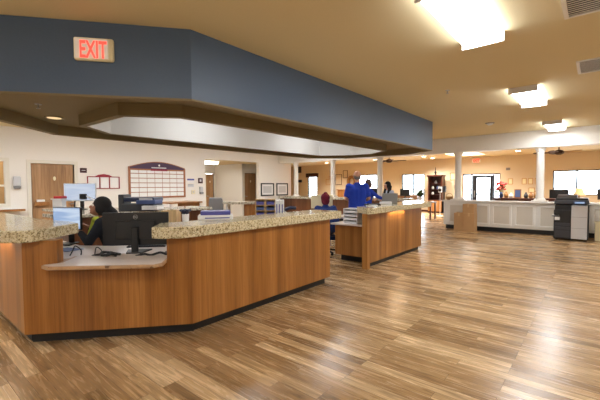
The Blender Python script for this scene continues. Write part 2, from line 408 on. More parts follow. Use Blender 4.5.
wood_door_x('door_3', -15.03, 10.62, 11.12, 2.13, 'narrow wooden door at the corridor end', knob=10.7)
wood_door_x('door_4', -13.0, 11.38, 12.16, 2.13, 'wooden door on the right of the corridor', knob=11.45)
# low dividing walls
bm = BM(); HX0, HX1 = -4.02, 6.5
box(bm, HX0, HX1, BY-.1, BY+.12, .14, .92)
hw = struct('wall_divider', bm, 'white', 'white panelled half wall under the columns')
obj('wall_cap', L(box, HX0-.06, HX1, BY-.17, BY+.18, .92, .97), 'white', hw, .01)
px = -3.9; k = 0
while px < 6:
    w = .61 if k else .72
    f = BM(); y = BY-.1
    a, b = px+.035, px+w-.035
    for q in ((a, b, .80, .86), (a, b, .2, .26), (a, a+.06, .26, .80), (b-.06, b, .26, .80)): box(f, q[0], q[1], y-.025, y+.005, q[2], q[3])
    obj('panel_moulding', f, 'white', hw, .006)
    obj('wall_panel', L(box, a+.06, b-.06, y-.008, y+.004, .26, .80), 'panelgrey', hw)
    px += w; k += 1
obj('toe_kick', L(box, HX0+.05, HX1, BY-.02, BY+.1, 0, .14), 'kick', hw)
lw = struct('wall_divider_left', L(box, XL, -5.3, BY-.1, BY+.12, .1, .93), 'desk2', 'wooden half wall under the far granite ledge')
obj('wall_cap', L(box, XL, -5.2, BY-.25, BY+.25, .90, 1.0), 'granite2', lw, .01)
obj('toe_kick', L(box, XL, -5.35, BY-.03, BY+.08, 0, .1), 'kick', lw)
# baseboards
struct('baseboard_left', L(box, XL, XL+.015, -5, 2.6, 0, .1), 'white'); struct('baseboard_far', L(box, -18, 6.6, YF-.015, YF-.001, 0, .1), 'darkwood')
# outside
struct('exterior_ground', L(box, -40, 30, 20.3, 60, -.12, -.02), 'asphalt', 'pale pavement outside')
bm = BM()
for z in (.45, .8, 1.15): box(bm, -30, 20, 26, 26.05, z, z+.05)
for i in range(26): box(bm, -30+2*i, -29.94+2*i, 26, 26.06, -.02, 1.2)
r = obj('railing', bm, 'grey'); tag(r, 'grey metal railing seen outside through the far windows', 'railing')
# ---------------------------------------------------------------- bulkhead / soffit
OUT = [(-3.18, 2.10), (-4.25, .765), (-5.70, .765), (-6.92, 1.93), (-6.95, 8.75), (-6.15, 9.62), (-4.0, 9.62), (-3.18, 8.99)]
def inset(poly, d):
    n = len(poly); a = sum(poly[i][0]*poly[(i+1) % n][1]-poly[(i+1) % n][0]*poly[i][1] for i in range(n)); s = 1 if a > 0 else -1
    out = []
    for i in range(n):
        p0, p1, p2 = Vector(poly[i-1]), Vector(poly[i]), Vector(poly[(i+1) % n])
        e1 = (p1-p0).normalized(); e2 = (p2-p1).normalized()
        n1 = Vector((-e1.y, e1.x))*s; n2 = Vector((-e2.y, e2.x))*s
        b = (n1+n2).normalized(); out.append(tuple(p1+b*(d/b.dot(n1))))
    return out
LIPZ, SOFZ = 2.335, 2.49
LIP = inset(OUT, .10)
RIN = [(-4.12, 2.55), (-4.52, 2.03), (-5.6, 2.0), (-6.08, 2.5), (-6.1, 8.2), (-5.4, 8.68), (-4.72, 8.68), (-4.17, 8.2)]
ROUT = inset(RIN, -.11)
bm = BM(); ringprism(bm, OUT, inset(OUT, .04), LIPZ+.02, CZ-.001)
bh = struct('wall_bulkhead', bm, 'blue', 'blue-grey octagonal bulkhead over the station')
bm = BM(); ringprism(bm, inset(OUT, -.001), LIP, LIPZ, LIPZ+.02); obj('bulkhead_rim', bm, 'brown', bh)
bm = BM(); ringprism(bm, inset(OUT, .04), LIP, LIPZ+.02, SOFZ); obj('bulkhead_lip', bm, 'brown', bh)
bm = BM(); ringprism(bm, inset(OUT, .041), inset(RIN, -.05), SOFZ, SOFZ+.04); obj('soffit_panel', bm, 'brown', bh)
bm = BM(); ringprism(bm, ROUT, inset(RIN, -.02), LIPZ, SOFZ); obj('recess_lip', bm, 'brown', bh)
bm = BM(); ringprism(bm, inset(RIN, -.02), RIN, LIPZ, CZ-.02); obj('recess_lining', bm, 'recess', bh)
bm = BM(); prism(bm, inset(RIN, -.01), CZ-.02, CZ-.005); obj('recess_ceiling', bm, 'recess', bh)
# EXIT sign on bulkhead
e = Vector((OUT[1][0]-OUT[0][0], OUT[1][1]-OUT[0][1])).normalized()  # towards the left corner
ang = math.atan2(-e.y, -e.x)   # image-right direction along the face
nrm = Vector((-sin(ang), cos(ang)))*-1
def on_face(s, z, off=0):
    p = Vector(OUT[0])+e*s+nrm*off; return (p.x, p.y, z)
ex = thing('exit_sign', 'white lit sign with red EXIT letters on the blue bulkhead', 'exit sign', on_face(.885, 2.775, .0), ang)
bm = BM(); box(bm, -.175, .175, -.055, 0, -.108, .108, chain(ex)); obj('sign_housing', bm, 'papercream', ex, .02)
bm = BM(); box(bm, -.16, .13, -.06, -.054, -.092, .092, chain(ex)); obj('sign_face', bm, 'exitface', ex)
text_obj('sign_letters', 'EXIT', .225, 'exitred', ex, chain(ex) @ Matrix.Translation((.0, -.062, -.018)), sx=.52, bold=.004)
# recessed soffit lights and sprinklers
def soffit_light(x, y, z, label, mat='downlight_dim', r=.09):
    t = thing('recessed_downlight', label, 'downlight', (x, y, z), 0, 'recessed soffit downlights')
    b = BM(); lathe(b, [(r+.025, -.012), (r+.03, 0)], (x, y, z)); obj('trim_ring', b, 'brown', t)
    b = BM(); lathe(b, [(r, -.016), (r, -.012)], (x, y, z)); obj('lens', b, mat, t)
soffit_light(-6.1, 1.72, SOFZ, 'round recessed light in the brown soffit at the far left of the photo')
soffit_light(-3.72, 8.95, SOFZ, 'round recessed light in the brown soffit above the farther island')
def sprinkler(x, y, z, label):
    t = thing('sprinkler_head', label, 'sprinkler', (x, y, z))
    b = BM(); lathe(b, [(.035, -.006), (.04, 0)], (x, y, z)); obj('escutcheon', b, 'silver', t)
    b = BM(); cyl(b, (x, y, z-.05), (x, y, z), .008); lathe(b, [(.022, -.055), (.022, -.05)], (x, y, z)); obj('deflector', b, 'silver', t)
sprinkler(-5.30, 1.33, SOFZ, 'small sprinkler head in the soffit left of the exit sign')
sprinkler(-1.95, 6.2, CZ+.002, 'small sprinkler head in the tan ceiling between the panel lights')
# ---------------------------------------------------------------- ceiling fixtures
def ceiling_lamp(x, y, z, label, ln=1.32, w=.40, mat='lamp', group='wraparound fluorescent ceiling lights'):
    t = thing('ceiling_light', label, 'ceiling light', (x, y, z), 0, group)
    b = BM(); prism(b, [(-w/2, 0), (-w/2+.04, -.095), (w/2-.04, -.095), (w/2, 0)], -ln/2, ln/2, T(x, y, z) @ Matrix.Rotation(-pi/2, 4, 'X') @ Matrix.Diagonal((1, -1, 1, 1)))
    for v in b.verts: pass
    bmesh.ops.recalc_face_normals(b, faces=b.faces[:]); o = obj('diffuser', b, mat, t)
    if mat == 'lamp':
        o.data.materials.append(M['lamp_side'])
        for p in o.data.polygons:
            if p.normal.z > -.98: p.material_index = 1
    for s in (-1, 1):
        b = BM(); box(b, x-w/2-.005, x+w/2+.005, y+s*(ln/2+.001), y+s*(ln/2+.012), z-.1, z-.0); obj('end_cap', b, 'whiteg' if s < 0 else 'whiteg', t)
    return t
zc = CZ
ceiling_lamp(-.97, 3.55, zc, 'large lit panel light nearest the camera at the top of the photo')
ceiling_lamp(-.95, 7.42, zc, 'middle lit panel light on the tan ceiling, between the nearest and the farthest')
ceiling_lamp(-.88, 11.45, zc, 'lit panel light on the tan ceiling close to the white beam')
for (x, y) in ((-.97, -.6), (-.97, -3.6), (3.2, -.6), (3.2, 3.5), (3.2, 7.4), (3.2, 11.4), (-9.0, 1.2), (-9.0, 3.6), (-9.0, 6.0), (-9.0, 8.4), (-9.0, 10.8), (-5.7, -.7), (-9.3, -1.8)):  # unseen fixtures; some along the left wall are added to brighten it
    ceiling_lamp(x, y, zc, 'one of the unseen panel lights on the same ceiling, some added for more light', group='panel lights out of view')
for (y,) in ((4.0,), (7.2,)):
    ceiling_lamp(-5.0, y, CZ-.02, ln=1.2, w=.3, label='lit panel light hidden up inside the white bulkhead recess', mat='lamp_recess', group='panel lights inside the recess')
ceiling_lamp(-12.6, 1.6, CZ, 'unseen fluorescent panel added to brighten the room behind the service window', ln=1.1, w=.35, mat='lamp_hall', group=None)  # added lamp, brightens the room seen through the service window
ceiling_lamp(-13.0, 9.2, 2.56, 'lit fluorescent panel in the corridor ceiling', ln=1.1, w=.35, mat='lamp_hall', group=None)
def vent(x0, x1, y0, y1, label):
    cx, cy = (x0+x1)/2, (y0+y1)/2
    t = thing('ceiling_vent', label, 'air vent', (cx, cy, CZ))
    b = BM(); f = .035
    for a in ((x0,x1,y0,y0+f),(x0,x1,y1-f,y1),(x0,x0+f,y0+f,y1-f),(x1-f,x1,y0+f,y1-f)): box(b, *a, CZ-.015, CZ)
    obj('vent_frame', b, 'white', t)
    obj('vent_backing', L(box, x0+f, x1-f, y0+f, y1-f, CZ-.003, CZ-.001), 'darkgrey', t)
    b = BM(); y = y0+f+.02
    while y < y1-f-.01:
        box(b, x0+f, x1-f, y, y+.012, CZ-.008, CZ-.004); y += .045
    box(b, cx-.006, cx+.006, y0+f, y1-f, CZ-.013, CZ-.004)
    obj('louvre', b, 'white', t)
vent(-.27, .33, 3.66, 4.28, 'large square air vent in the tan ceiling, nearest the top right corner')
vent(-.24, .36, 5.85, 6.50, 'smaller looking air vent in the tan ceiling, the one farther from the camera')
t = thing('smoke_detector', 'round white smoke detector on the tan ceiling near the white beam', 'smoke detector', (-2.13, 10.13, CZ))
b = BM(); lathe(b, [(.10, -.015), (.11, 0)], (-2.13, 10.13, CZ)); obj('base_plate', b, 'grey', t)
b = BM(); lathe(b, [(.05, -.05), (.075, -.03), (.075, -.015)], (-2.13, 10.13, CZ)); obj('sensor', b, 'whiteg', t)
g = 'recessed downlights in the lounge ceiling'
for (x, y) in ((-6.64, 16.23), (-6.69, 17.7), (-6.71, 19.0), (-9.42, 16.44), (-9.47, 17.85), (-2.6, 15.6), (-2.6, 17.6), (.2, 15.6), (.2, 17.6), (-13, 16), (-13, 18.2), (3.2, 16.5)):
    seen = x < -6 and x > -10 or abs(x+2.6) < .1
    t = thing('recessed_downlight', 'small glowing round downlight in the ochre lounge ceiling', 'downlight', (x, y, FZ), 0, g)
    b = BM(); lathe(b, [(.12, -.012), (.125, 0)], (x, y, FZ)); obj('trim_ring', b, 'white', t)
    b = BM(); lathe(b, [(.095, -.016), (.095, -.012)], (x, y, FZ)); obj('lens', b, 'downlight', t)
    ld = bpy.data.lights.new('downlight_bulb', 'SPOT'); ld.energy = 170; ld.spot_size = 2.4; ld.spot_blend = .8; ld.color = (1, .93, .82); ld.shadow_soft_size = .09
    lo = bpy.data.objects.new('bulb', ld); C.objects.link(lo); lo.parent = t; lo.location = (0, 0, -.03)
# lit well lamp
b = BM(); box(b, sx0+.25, sx1-.25, sy0+.4, sy1-.4, FZ+.46, FZ+.495); t = obj('light_panel', b, 'lamp_hall'); tag(t, 'bright panel lamp up in the square well of the lounge ceiling', 'ceiling light')
# ceiling fans
def fan(x, y, label, az):
    t = thing('ceiling_fan', label, 'ceiling fan', (x, y, FZ), az)
    z = FZ
    b = BM(); lathe(b, [(.07, -.05), (.08, 0)], (x, y, z)); cyl(b, (x, y, z-.38), (x, y, z-.04), .015); obj('down_rod', b, 'fanwood', t)
    b = BM(); lathe(b, [(.06, -.50), (.13, -.46), (.15, -.41), (.10, -.36), (.04, -.34)], (x, y, z)); obj('motor', b, 'fanwood', t, smooth=True)
    for k in range(5):
        a = az+k*2*pi/5
        b = BM(); prism(b, [(.14, -.05), (.22, -.06), (.66, -.075), (.7, 0), (.66, .075), (.22, .06), (.14, .05)], -.006, .006, T(x, y, z-.42, a) @ Matrix.Rotation(.2, 4, 'X'))
        obj('blade', b, 'fanlight' if k in (0, 4) and x > -2 else 'fanwood', t)
fan(-.96, 14.15, 'ceiling fan with one pale blade beyond the beam, right of the last column', .7)
fan(-6.72, 13.9, 'dark ceiling fan hanging in the lounge left of the far sliding windows', .3)
# ---------------------------------------------------------------- columns
cols = [(-10.75, 'white round column at the left end of the row, beside the cream wall'), (-8.68, 'white round column behind the person in the maroon hat'),
        (-6.47, 'white round column right behind the man in blue scrubs'), (-3.59, 'white round column on the half wall above the cardboard boxes'),
        (-1.29, 'white round column on the half wall just left of the copier')]
for x, lab in cols:
    zb = .97 if x > -5 else .99
    t = thing('column', lab, 'column', (x, BY, zb), 0, 'white round columns under the beam')
    r = .105
    b = BM(); lathe(b, [(r*1.05, .06), (r, .14), (r*.94, 2.56-zb-.16), (r*1.0, 2.56-zb-.13)], (x, BY, zb), 28); obj('shaft', b, 'white', t, smooth=True)
    b = BM(); m_ = T(x, BY, zb)
    vs = []
    box(b, x-.2 if x > -5 else x-.15, x+.2 if x > -5 else x+.15, BY-.165, BY+.165, zb, zb+.035)
    lathe(b, [(.16, .035), (.15, .06), (r*1.08, .11)], (x, BY, zb), 28)
    obj('base', b, 'white', t)
    b = BM(); lathe(b, [(r*1.0, 2.56-zb-.13), (r*1.15, 2.56-zb-.10), (r*1.1, 2.56-zb-.07), (r*1.3, 2.56-zb-.05), (r*1.3, 2.56-zb)], (x, BY, zb), 28); obj('capital', b, 'white', t)
# ---------------------------------------------------------------- front desk
c0 = Vector((-4.04, .85)); c1 = Vector((-3.06, 1.99)); dB = (c1-c0).normalized(); nB = Vector((dB.y, -dB.x))  # outward
def pB(t, off=0): p = c0+(c1-c0)*t+nB*off; return (p.x, p.y)
WT = .97
desk = thing('reception_desk', 'large orange-brown wood nurses station desk with angled front at left', 'reception desk', (-3.6, 1.6, 0))
th = .12
# left leg panel
obj('side_panel', L(box, -8.2, c0.x, c0.y, c0.y+th, .10, WT), 'desk', desk)
bm = BM(); prism(bm, [pB(0), pB(.195), pB(.195, -th), (c0.x-.02, c0.y+th), (c0.x-.0, c0.y+.0)], .10, WT); obj('front_panel', bm, 'desk', desk)
bm = BM(); prism(bm, [pB(.195), pB(.845), pB(.845, -th), pB(.195, -th)], .10, .72); obj('front_panel', bm, 'desk', desk)
bm = BM(); prism(bm, [pB(.845), (c1.x, c1.y), (c1.x-th, c1.y+.04), pB(.845, -th)], .10, WT); obj('front_panel', bm, 'desk', desk)
obj('long_panel', L(box, c1.x-th, c1.x, c1.y, 4.36, .10, WT), 'desk', desk)
obj('end_panel', L(box, -3.7, c1.x-th, 4.24, 4.36, .10, .74), 'desk', desk)
k = .07
bm = BM(); box(bm, -8.2, c0.x-k, c0.y+k, c0.y+th, 0, .10)
q = lambda t: pB(t, -k)
prism(bm, [q(.02), q(1.0), (c1.x-k, c1.y+.03), (c1.x-k, 4.32), (c1.x-th, 4.32), (c1.x-th, c1.y+.05), pB(1, -th), pB(.03, -th)], 0, .10)
obj('toe_kick', bm, 'kick', desk)
# seams of veneer panels + bracket marks
# granite tops
gl = [(-8.2, .70), (-4.06, .70), (-3.90, .80), (-3.88, .90), (-3.96, 1.03), (-4.14, 1.22), (-4.28, 1.40), (-4.5, 1.42), (-5.2, 1.30), (-8.2, 1.28)]
t = obj('granite_countertop', L(prism, gl, WT, 1.08), 'granite', None, .012); tag(t, 'beige speckled granite countertop on the left end of the front desk', 'countertop')
gr = [(-3.25, 1.68), (-3.13, 1.73), (-3.03, 1.86), (-3.0, 1.99), (-2.99, 4.45), (-3.02, 4.62), (-3.55, 4.62), (-3.52, 2.1), (-3.58, 1.95)]
t = obj('granite_countertop', L(prism, gr, WT, 1.08), 'granite', None, .012); tag(t, 'long beige speckled granite countertop on the right part of the front desk', 'countertop')
sh = [(-3.86, .93), (-3.72, .95), (-3.07, 1.60), (-3.08, 1.72), (-3.20, 1.86), (-3.45, 2.02), (-3.80, 1.62), (-4.08, 1.30), (-3.98, 1.0)]
t = obj('transaction_shelf', L(prism, [pB(.195, .001), (-3.86, .95), (-3.74, .96), (-3.075, 1.60), (-3.08, 1.70), pB(.845, .001), pB(.845, -.34), pB(.195, -.34)], .725, .757), 'lamedge', None, .006)
tag(t, 'low laminate transaction shelf in the gap between the granite tops', 'shelf')
obj('laminate_top', L(prism, [pB(.225, .0), (-3.85, .965), (-3.745, .98), (-3.09, 1.605), (-3.095, 1.69), pB(.835, .0), pB(.835, -.33), pB(.225, -.33)], .757, .760), 'lam', t)
ws = [pB(.195, -.345), pB(1.02, -.345), (-3.40, 2.5), (-3.19, 2.5), (-3.19, 4.14), (-3.9, 4.14), (-3.9, 2.6), (-4.55, 1.85), (-4.9, 1.62), (-8.0, 1.62), (-8.0, .98), (-4.1, .98)]
t = obj('work_surface', L(prism, ws, .70, .745), 'lam', None, .004); tag(t, 'pale laminate work surface behind the front desk where the woman sits', 'desktop')
# support legs of work surface
b = BM()
for (x, y) in ((-4.5, 1.75), (-3.85, 2.7), (-3.85, 4.05), (-6.5, 1.55), (-7.9, 1.55)): box(b, x-.03, x+.03, y-.03, y+.03, 0, .70)
obj('support_leg', b, 'blackm', t)
# undercounter lamp strips
def strip(x, y, ln, label, along='y'):
    t = thing('undercounter_light', label, 'under-counter light', (x, y, WT), 0)
    b = BM()
    if along == 'y': box(b, x-.02, x+.02, y-ln/2, y+ln/2, WT-.003, WT+.001)
    else: box(b, x-ln/2, x+ln/2, y-.02, y+.02, WT-.003, WT+.001)
    obj('housing', b, 'white', t)
    b = BM()
    if along == 'y': box(b, x-.015, x+.015, y-ln/2+.01, y+ln/2-.01, WT-.0045, WT-.003)
    else: box(b, x-ln/2+.01, x+ln/2-.01, y-.015, y+.015, WT-.0045, WT-.003)
    obj('tube', b, 'undercounter', t)
strip(-3.045, 6.75, .7, 'slim lit strip lamp under the granite of the farther island')
strip(-4.75, .78, .7, 'slim lit strip lamp under the granite at the left edge of the photo', 'x')
# ---------------------------------------------------------------- second island
isl = thing('service_island', 'smaller wood island counter behind the front desk, with a low left wing', 'reception desk', (-3.4, 6.7, 0))
obj('front_panel', L(box, -3.17, -3.09, 5.57, 8.06, .08, WT), 'island', isl)
obj('end_post', L(box, -3.15, -3.05, 5.47, 5.57, .0, WT), 'island', isl)
obj('end_panel', L(box, -4.1, -3.17, 7.94, 8.06, .08, WT), 'island', isl)
obj('low_cabinet', L(box, -3.97, -3.17, 5.84, 7.0, .12, .71), 'island', isl)
bm = BM(); box(bm, -3.17, -3.13, 5.60, 7.99, 0, .08); box(bm, -3.90, -3.18, 5.95, 6.9, 0, .12); obj('toe_kick', bm, 'kick', isl)
t = obj('laminate_top', L(box, -4.02, -3.175, 5.75, 7.0, .71, .74), 'lam', None, .004); tag(t, 'low laminate top on the left wing of the farther island', 'countertop')
gi = [(-3.44, 5.78), (-3.38, 5.70), (-3.03, 5.43), (-2.97, 5.5), (-2.96, 8.3), (-3.12, 8.75), (-3.4, 9.1), (-3.7, 9.15), (-3.62, 7.2), (-3.44, 6.3)]
t = obj('granite_countertop', L(prism, gi, WT, 1.08), 'granite', None, .012); tag(t, 'beige speckled granite countertop on the farther island', 'countertop')
# ---------------------------------------------------------------- back counter of the station
bc = thing('back_counter', 'wooden back counter behind the seated woman', 'counter', (-6.7, 3, 0))
obj('cabinet_body', L(box, -7.0, -6.55, 2.0, 4.6, .1, WT), 'desk2', bc)
obj('toe_kick', L(box, -6.95, -6.62, 1.8, 4.5, 0, .1), 'kick', bc)
t = obj('granite_countertop', L(box, -7.15, -6.4, 1.8, 4.7, WT, 1.03), 'granite2', None, .012); tag(t, 'grey-green granite top of the back counter under the printer', 'countertop')
t = thing('console_table', 'narrow wooden table end left of the binder at the cream wall', 'table', (-9.4, 6.5, 0))
obj('table_top', L(box, -10.4, -9.5, 5.5, 6.6, .97, 1.01), 'oakmid', t); obj('apron', L(box, -9.6, -9.52, 5.8, 6.5, .82, .97), 'desk', t)
for (x, y) in ((-10.35, 5.55), (-10.35, 6.55), (-9.55, 5.55), (-9.55, 6.55)): obj('leg', L(box, x-.03, x+.03, y-.03, y+.03, 0, .97), 'white', t)
t = thing('side_counter', 'white topped counter with wooden cabinet in front of the corridor', 'counter', (-8.4, 7.3, 0))
obj('counter_top', L(prism, [(-8.95, 6.95), (-8.5, 6.8), (-8.0, 7.2), (-7.9, 7.9), (-8.6, 8.0)], .93, 1.0), 'granite2', t)
obj('cabinet_body', L(box, -8.35, -8.0, 7.3, 7.85, .05, .93), 'desk', t)
obj('leg', L(box, -8.85, -8.75, 7.0, 7.1, 0, .93), 'lgrey', t)
t = thing('office_chair', 'grey office chair standing left of the white topped counter', 'chair', (-9.0, 7.0, 0))
b = BM(); prism(b, [(-.22, 0), (.22, 0), (.24, .25), (.2, .45), (-.2, .45), (-.24, .25)], -.03, .03, T(-9.25, 6.95, .68, .6) @ Matrix.Rotation(1.75, 4, 'X')); obj('backrest', b, 'grey', t, .02)
obj('seat', L(box, -9.25, -8.85, 6.4, 6.8, .44, .5), 'grey', t, .02)
b = BM(); cyl(b, (-9.05, 6.62, .06), (-9.05, 6.62, .44), .03); obj('gas_lift', b, 'grey', t)
b = BM(); tube(b, [(-9.1, 6.75, .46), (-9.2, 6.92, .55), (-9.25, 6.95, .75)], .02); obj('back_support', b, 'grey', t)
b = BM()
for k in range(5): cyl(b, (-9.05, 6.62, .08), (-9.05+.25*cos(k*1.257), 6.62+.25*sin(k*1.257), .05), .018)
for k in range(5): ball(b, (-9.05+.25*cos(k*1.257), 6.62+.25*sin(k*1.257), .03), .03)
obj('star_base', b, 'black', t)
# ---------------------------------------------------------------- placing by bearing and distance from the station entrance
RV, FV = Vector((.768, .640)), Vector((-.640, .768))
def at(px, D): p = (FV+RV*((px-300)/355.0))*D; return p.x, p.y
def zat(py, D): return H-(py-185)/355.0*D
YAW = radians(39.86)
def monitor(label, x, y, z, rz, w, h, zc, screen='screen', logo=False, group=None, bez='black', stand=True):
    """z = surface height, zc = centre of the panel; screen looks to local +y"""
    t = thing('computer_monitor', label, 'monitor', (x, y, z), rz, group); m = chain(t); c = zc-z
    b = BM(); box(b, -w/2, w/2, -.02, .012, c-h/2, c+h/2, m); box(b, -w*.3, w*.3, -.045, -.02, c-h*.3, c+h*.25, m); obj('housing', b, bez, t, .006)
    obj('screen', L(box, -w/2+.012, w/2-.012, .012, .0135, c-h/2+.018, c+h/2-.012, m), screen, t)
    if stand:
        b = BM(); box(b, -.035, .035, -.075, -.045, .01, c+.02, m); obj('stand', b, 'black', t, .006)
        b = BM(); prism(b, [(-.08, -.10), (.08, -.10), (.13, .12), (-.13, .12)], 0, .014, m); obj('foot', b, 'black', t)
    if logo:
        lm = m @ Matrix.Translation((0, -.0215, c+h*.5-.05))
        b = BM(); n = 28
        ro, ri = .024, .0205
        for i in range(n):
            a0, a1 = 2*pi*i/n, 2*pi*(i+1)/n
            vs = [b.verts.new(lm @ Vector((r*cos(a), 0 if k < 4 else -.0015, r*sin(a)))) for k, (r, a) in enumerate(((ri, a0), (ro, a0), (ro, a1), (ri, a1)))]
            b.faces.new(vs)
        obj('round_emblem', b, 'silver', t)
        text_obj('emblem_letters', 'DELL', .0165, 'silver', t, lm @ Matrix.Translation((0, -.0012, 0)), bold=.0006, depth=.0006)
    return t
bx_ = (-3.86, 1.95)
monitor('large black monitor seen from behind on the front desk', -3.89, 1.84, .745, radians(47), .69, .36, 1.005, logo=True)
monitor('black edged monitor with lit blue screen left of the seated woman', -5.15, 1.56, .745, radians(180+31), .40, .29, 1.07)
# keyboard and cables behind the black monitor
t = thing('keyboard', 'black keyboard lying behind the large black monitor', 'keyboard', (-4.16, 2.10, .745), radians(47)); m = chain(t)
obj('keyboard_body', L(box, -.22, .22, -.07, .07, 0, .018, m), 'black', t, .004)
b = BM()
for i in range(14):
    for j in range(4): box(b, -.205+i*.0295, -.182+i*.0295, -.055+j*.028, -.034+j*.028, .018, .024, m)
obj('keys', b, 'darkgrey', t)
def cable(label, pts, r=.006, mat='black', grp=None, name='cable'):
    b = BM(); P = [Vector(p) for p in pts]; out = []
    for i in range(len(P)-1):
        p0, p1, p2, p3 = P[max(i-1, 0)], P[i], P[i+1], P[min(i+2, len(P)-1)]
        for k in range(5):
            s = k/5; out.append(.5*((2*p1)+(-p0+p2)*s+(2*p0-5*p1+4*p2-p3)*s*s+(-p0+3*p1-3*p2+p3)*s**3))
    out.append(P[-1]); tube(b, out, r, 6); o = obj(name, b, mat, None, smooth=True); return tag(o, label, 'cable', grp)
z = .755
cable('black cable looping up from the desk, the left one of two loops', [(-4.18, 1.28, z), (-4.19, 1.31, z+.05), (-4.21, 1.34, z+.09), (-4.17, 1.38, z+.05), (-4.14, 1.37, z)], .006)
cable('black cable running from a small loop to the foot of the black monitor', [(-4.05, 1.47, z), (-4.06, 1.49, z+.07), (-3.98, 1.50, z+.06), (-3.9, 1.5, z+.02), (-3.8, 1.52, z), (-3.72, 1.55, z+.01)], .006)
cable('tangled black cables heaped left of the monitor foot', [(-3.98, 1.42, z), (-3.9, 1.48, z+.02), (-3.82, 1.50, z+.01), (-3.88, 1.56, z+.03), (-3.80, 1.58, z+.01), (-3.76, 1.52, z+.03), (-3.84, 1.46, z+.02), (-3.90, 1.50, z+.04), (-3.74, 1.60, z+.02)], .013)
cable('black cables lying right of the monitor foot on the work surface', [(-3.62, 1.70, z), (-3.56, 1.76, z+.02), (-3.50, 1.80, z+.01), (-3.46, 1.88, z+.03), (-3.40, 1.92, z+.01), (-3.48, 1.96, z+.02), (-3.38, 2.04, z)], .012)
t = thing('document_tray', 'dark blue low stack of papers between the monitor foot and wood end', 'paper tray', (-3.42, 2.22, .745), .7); m = chain(t)
obj('tray', L(box, -.15, .15, -.11, .11, 0, .025, m), 'navy', t); obj('paper_stack', L(box, -.13, .13, -.09, .09, .025, .05, m), 'paper', t)
t = thing('paper_sheets', 'loose white papers by the woman at the desk', 'papers', (-4.75, 1.45, .745), .3); m = chain(t)
obj('sheet', L(box, -.15, .15, -.1, .1, 0, .004, m), 'paper', t); obj('sheet', L(box, -.05, .22, -.16, .02, .004, .008, m), 'bluebook', t)
# printer
x, y = at(142, 6.6); t = thing('office_printer', 'dark navy multifunction printer on the back counter behind the black monitor', 'printer', (x, y, 1.03), YAW); m = chain(t)
obj('printer_body', L(box, -.30, .28, -.2, .25, 0, .13, m), 'darkgrey', t, .01)
b = BM(); box(b, -.24, .3, -.22, .24, .17, .25, m); obj('scanner_lid', b, 'navy', t, .015)
b = BM(); box(b, .0, .34, -.26, .1, .13, .20, m); obj('output_tray', b, 'bluebook', t, .01)
b = BM(); box(b, -.40, -.3, -.1, .2, .0, .3, m); obj('paper_feeder', b, 'darkgrey', t, .01)
b = BM(); box(b, .12, .40, -.3, .0, .03, .1, m); obj('paper_stack', b, 'paper', t)
obj('control_panel', L(box, .05, .28, -.245, -.22, .19, .235, m), 'lgrey', t, .004)
# big pale screen on back counter
x, y = at(80, 7.0); monitor('wide pale monitor screen standing in front of the wooden door', x, y, 1.03, YAW+pi, .63, .35, 1.37, screen='screen_pale', bez='lgrey')
# emblem & dark picture on pale screen
x, y = at(83, 6.93); t = thing('webcam_arm', 'small black camera on a bent white arm in front of the pale screen', 'camera', (x, y, 1.03), YAW); m = chain(t)
b = BM(); tube(b, [m @ Vector(p) for p in ((.28, 0, 0), (.3, 0, .12), (.2, 0, .2), (.06, 0, .26))], .012); obj('arm', b, 'whiteg', t)
obj('camera_body', L(box, -.06, .06, -.03, .03, .2, .31, m), 'black', t, .008)
obj('clamp', L(box, .25, .31, -.03, .03, 0, .05, m), 'black', t, .005)
x, y = at(59, 6.9); t = thing('sharps_container', 'white box with red lid in front of the wooden door', 'container', (x, y, 1.03), YAW); m = chain(t)
b = BM(); prism(b, [(-.09, -.07), (.09, -.07), (.09, .07), (-.09, .07)], 0, .22, m); obj('bin', b, 'whiteg', t, .01); obj('lid', L(box, -.06, .1, -.08, .08, .22, .27, m), 'red', t, .01)
obj('lid_rim', L(box, -.11, .1, -.085, .085, .20, .222, m), 'whiteg', t)
# the back counter continues left
bc2 = thing('side_run_counter', 'low back counter below the wooden door at far left', 'counter', (-8.3, 2.2, 0))
obj('cabinet_body', L(box, -8.6, -7.2, 2.35, 3.2, .1, .99), 'desk2', bc2); obj('counter_top', L(box, -8.75, -7.16, 2.2, 3.3, .99, 1.03), 'granite2', bc2)
# things on granite: binders, pens, box
t = thing('binder_stack', 'violet binder lying on a white one on the front granite countertop', 'binders', (-3.48, 2.60, 1.08), radians(52)); m = chain(t)
obj('binder', L(box, -.20, .20, -.10, .14, .0, .05, m), 'paper', t, .004); obj('cover', L(box, -.17, .17, -.08, .15, .05, .095, m), 'violet', t, .004); obj('label_strip', L(box, -.12, .16, -.102, -.1, .012, .024, m), 'violet', t)
x, y = at(191.5, 4.5); t = thing('desk_organizer', 'dark blue cup with pens beside the violet binder', 'pen cup', (-3.52, 2.22, 1.08)); cx, cy = -3.52, 2.22
b = BM(); lathe(b, [(.035, 0), (.04, .08)], (cx, cy, 1.08)); obj('cup', b, 'whiteg', t)
for k in range(5):
    b = BM(); a = k*1.3; cyl(b, (cx, cy, 1.1), (cx+.04*cos(a), cy+.04*sin(a), 1.2), .008); ball(b, (cx+.045*cos(a), cy+.045*sin(a), 1.2), .022, (1, 1, .7), 10); obj('pen', b, 'navy', t)
x, y = -4.47, 2.60; t = thing('wooden_file_box', 'tall light wood file box behind the granite tip, right of the black monitor', 'box', (x, y, .745), YAW)
m = chain(t); bb = BM()
for a in ((-.1,.1,-.1,-.085),(-.1,.1,.085,.1),(-.1,-.085,-.085,.085),(.085,.1,-.085,.085)): box(bb, *a, 0, .40, m)
box(bb, -.085, .085, -.085, .085, 0, .015, m); obj('box_body', bb, 'lightwood', t, .004)
obj('folder', L(box, -.07, .07, -.02, .02, .016, .38, m), 'papercream', t)
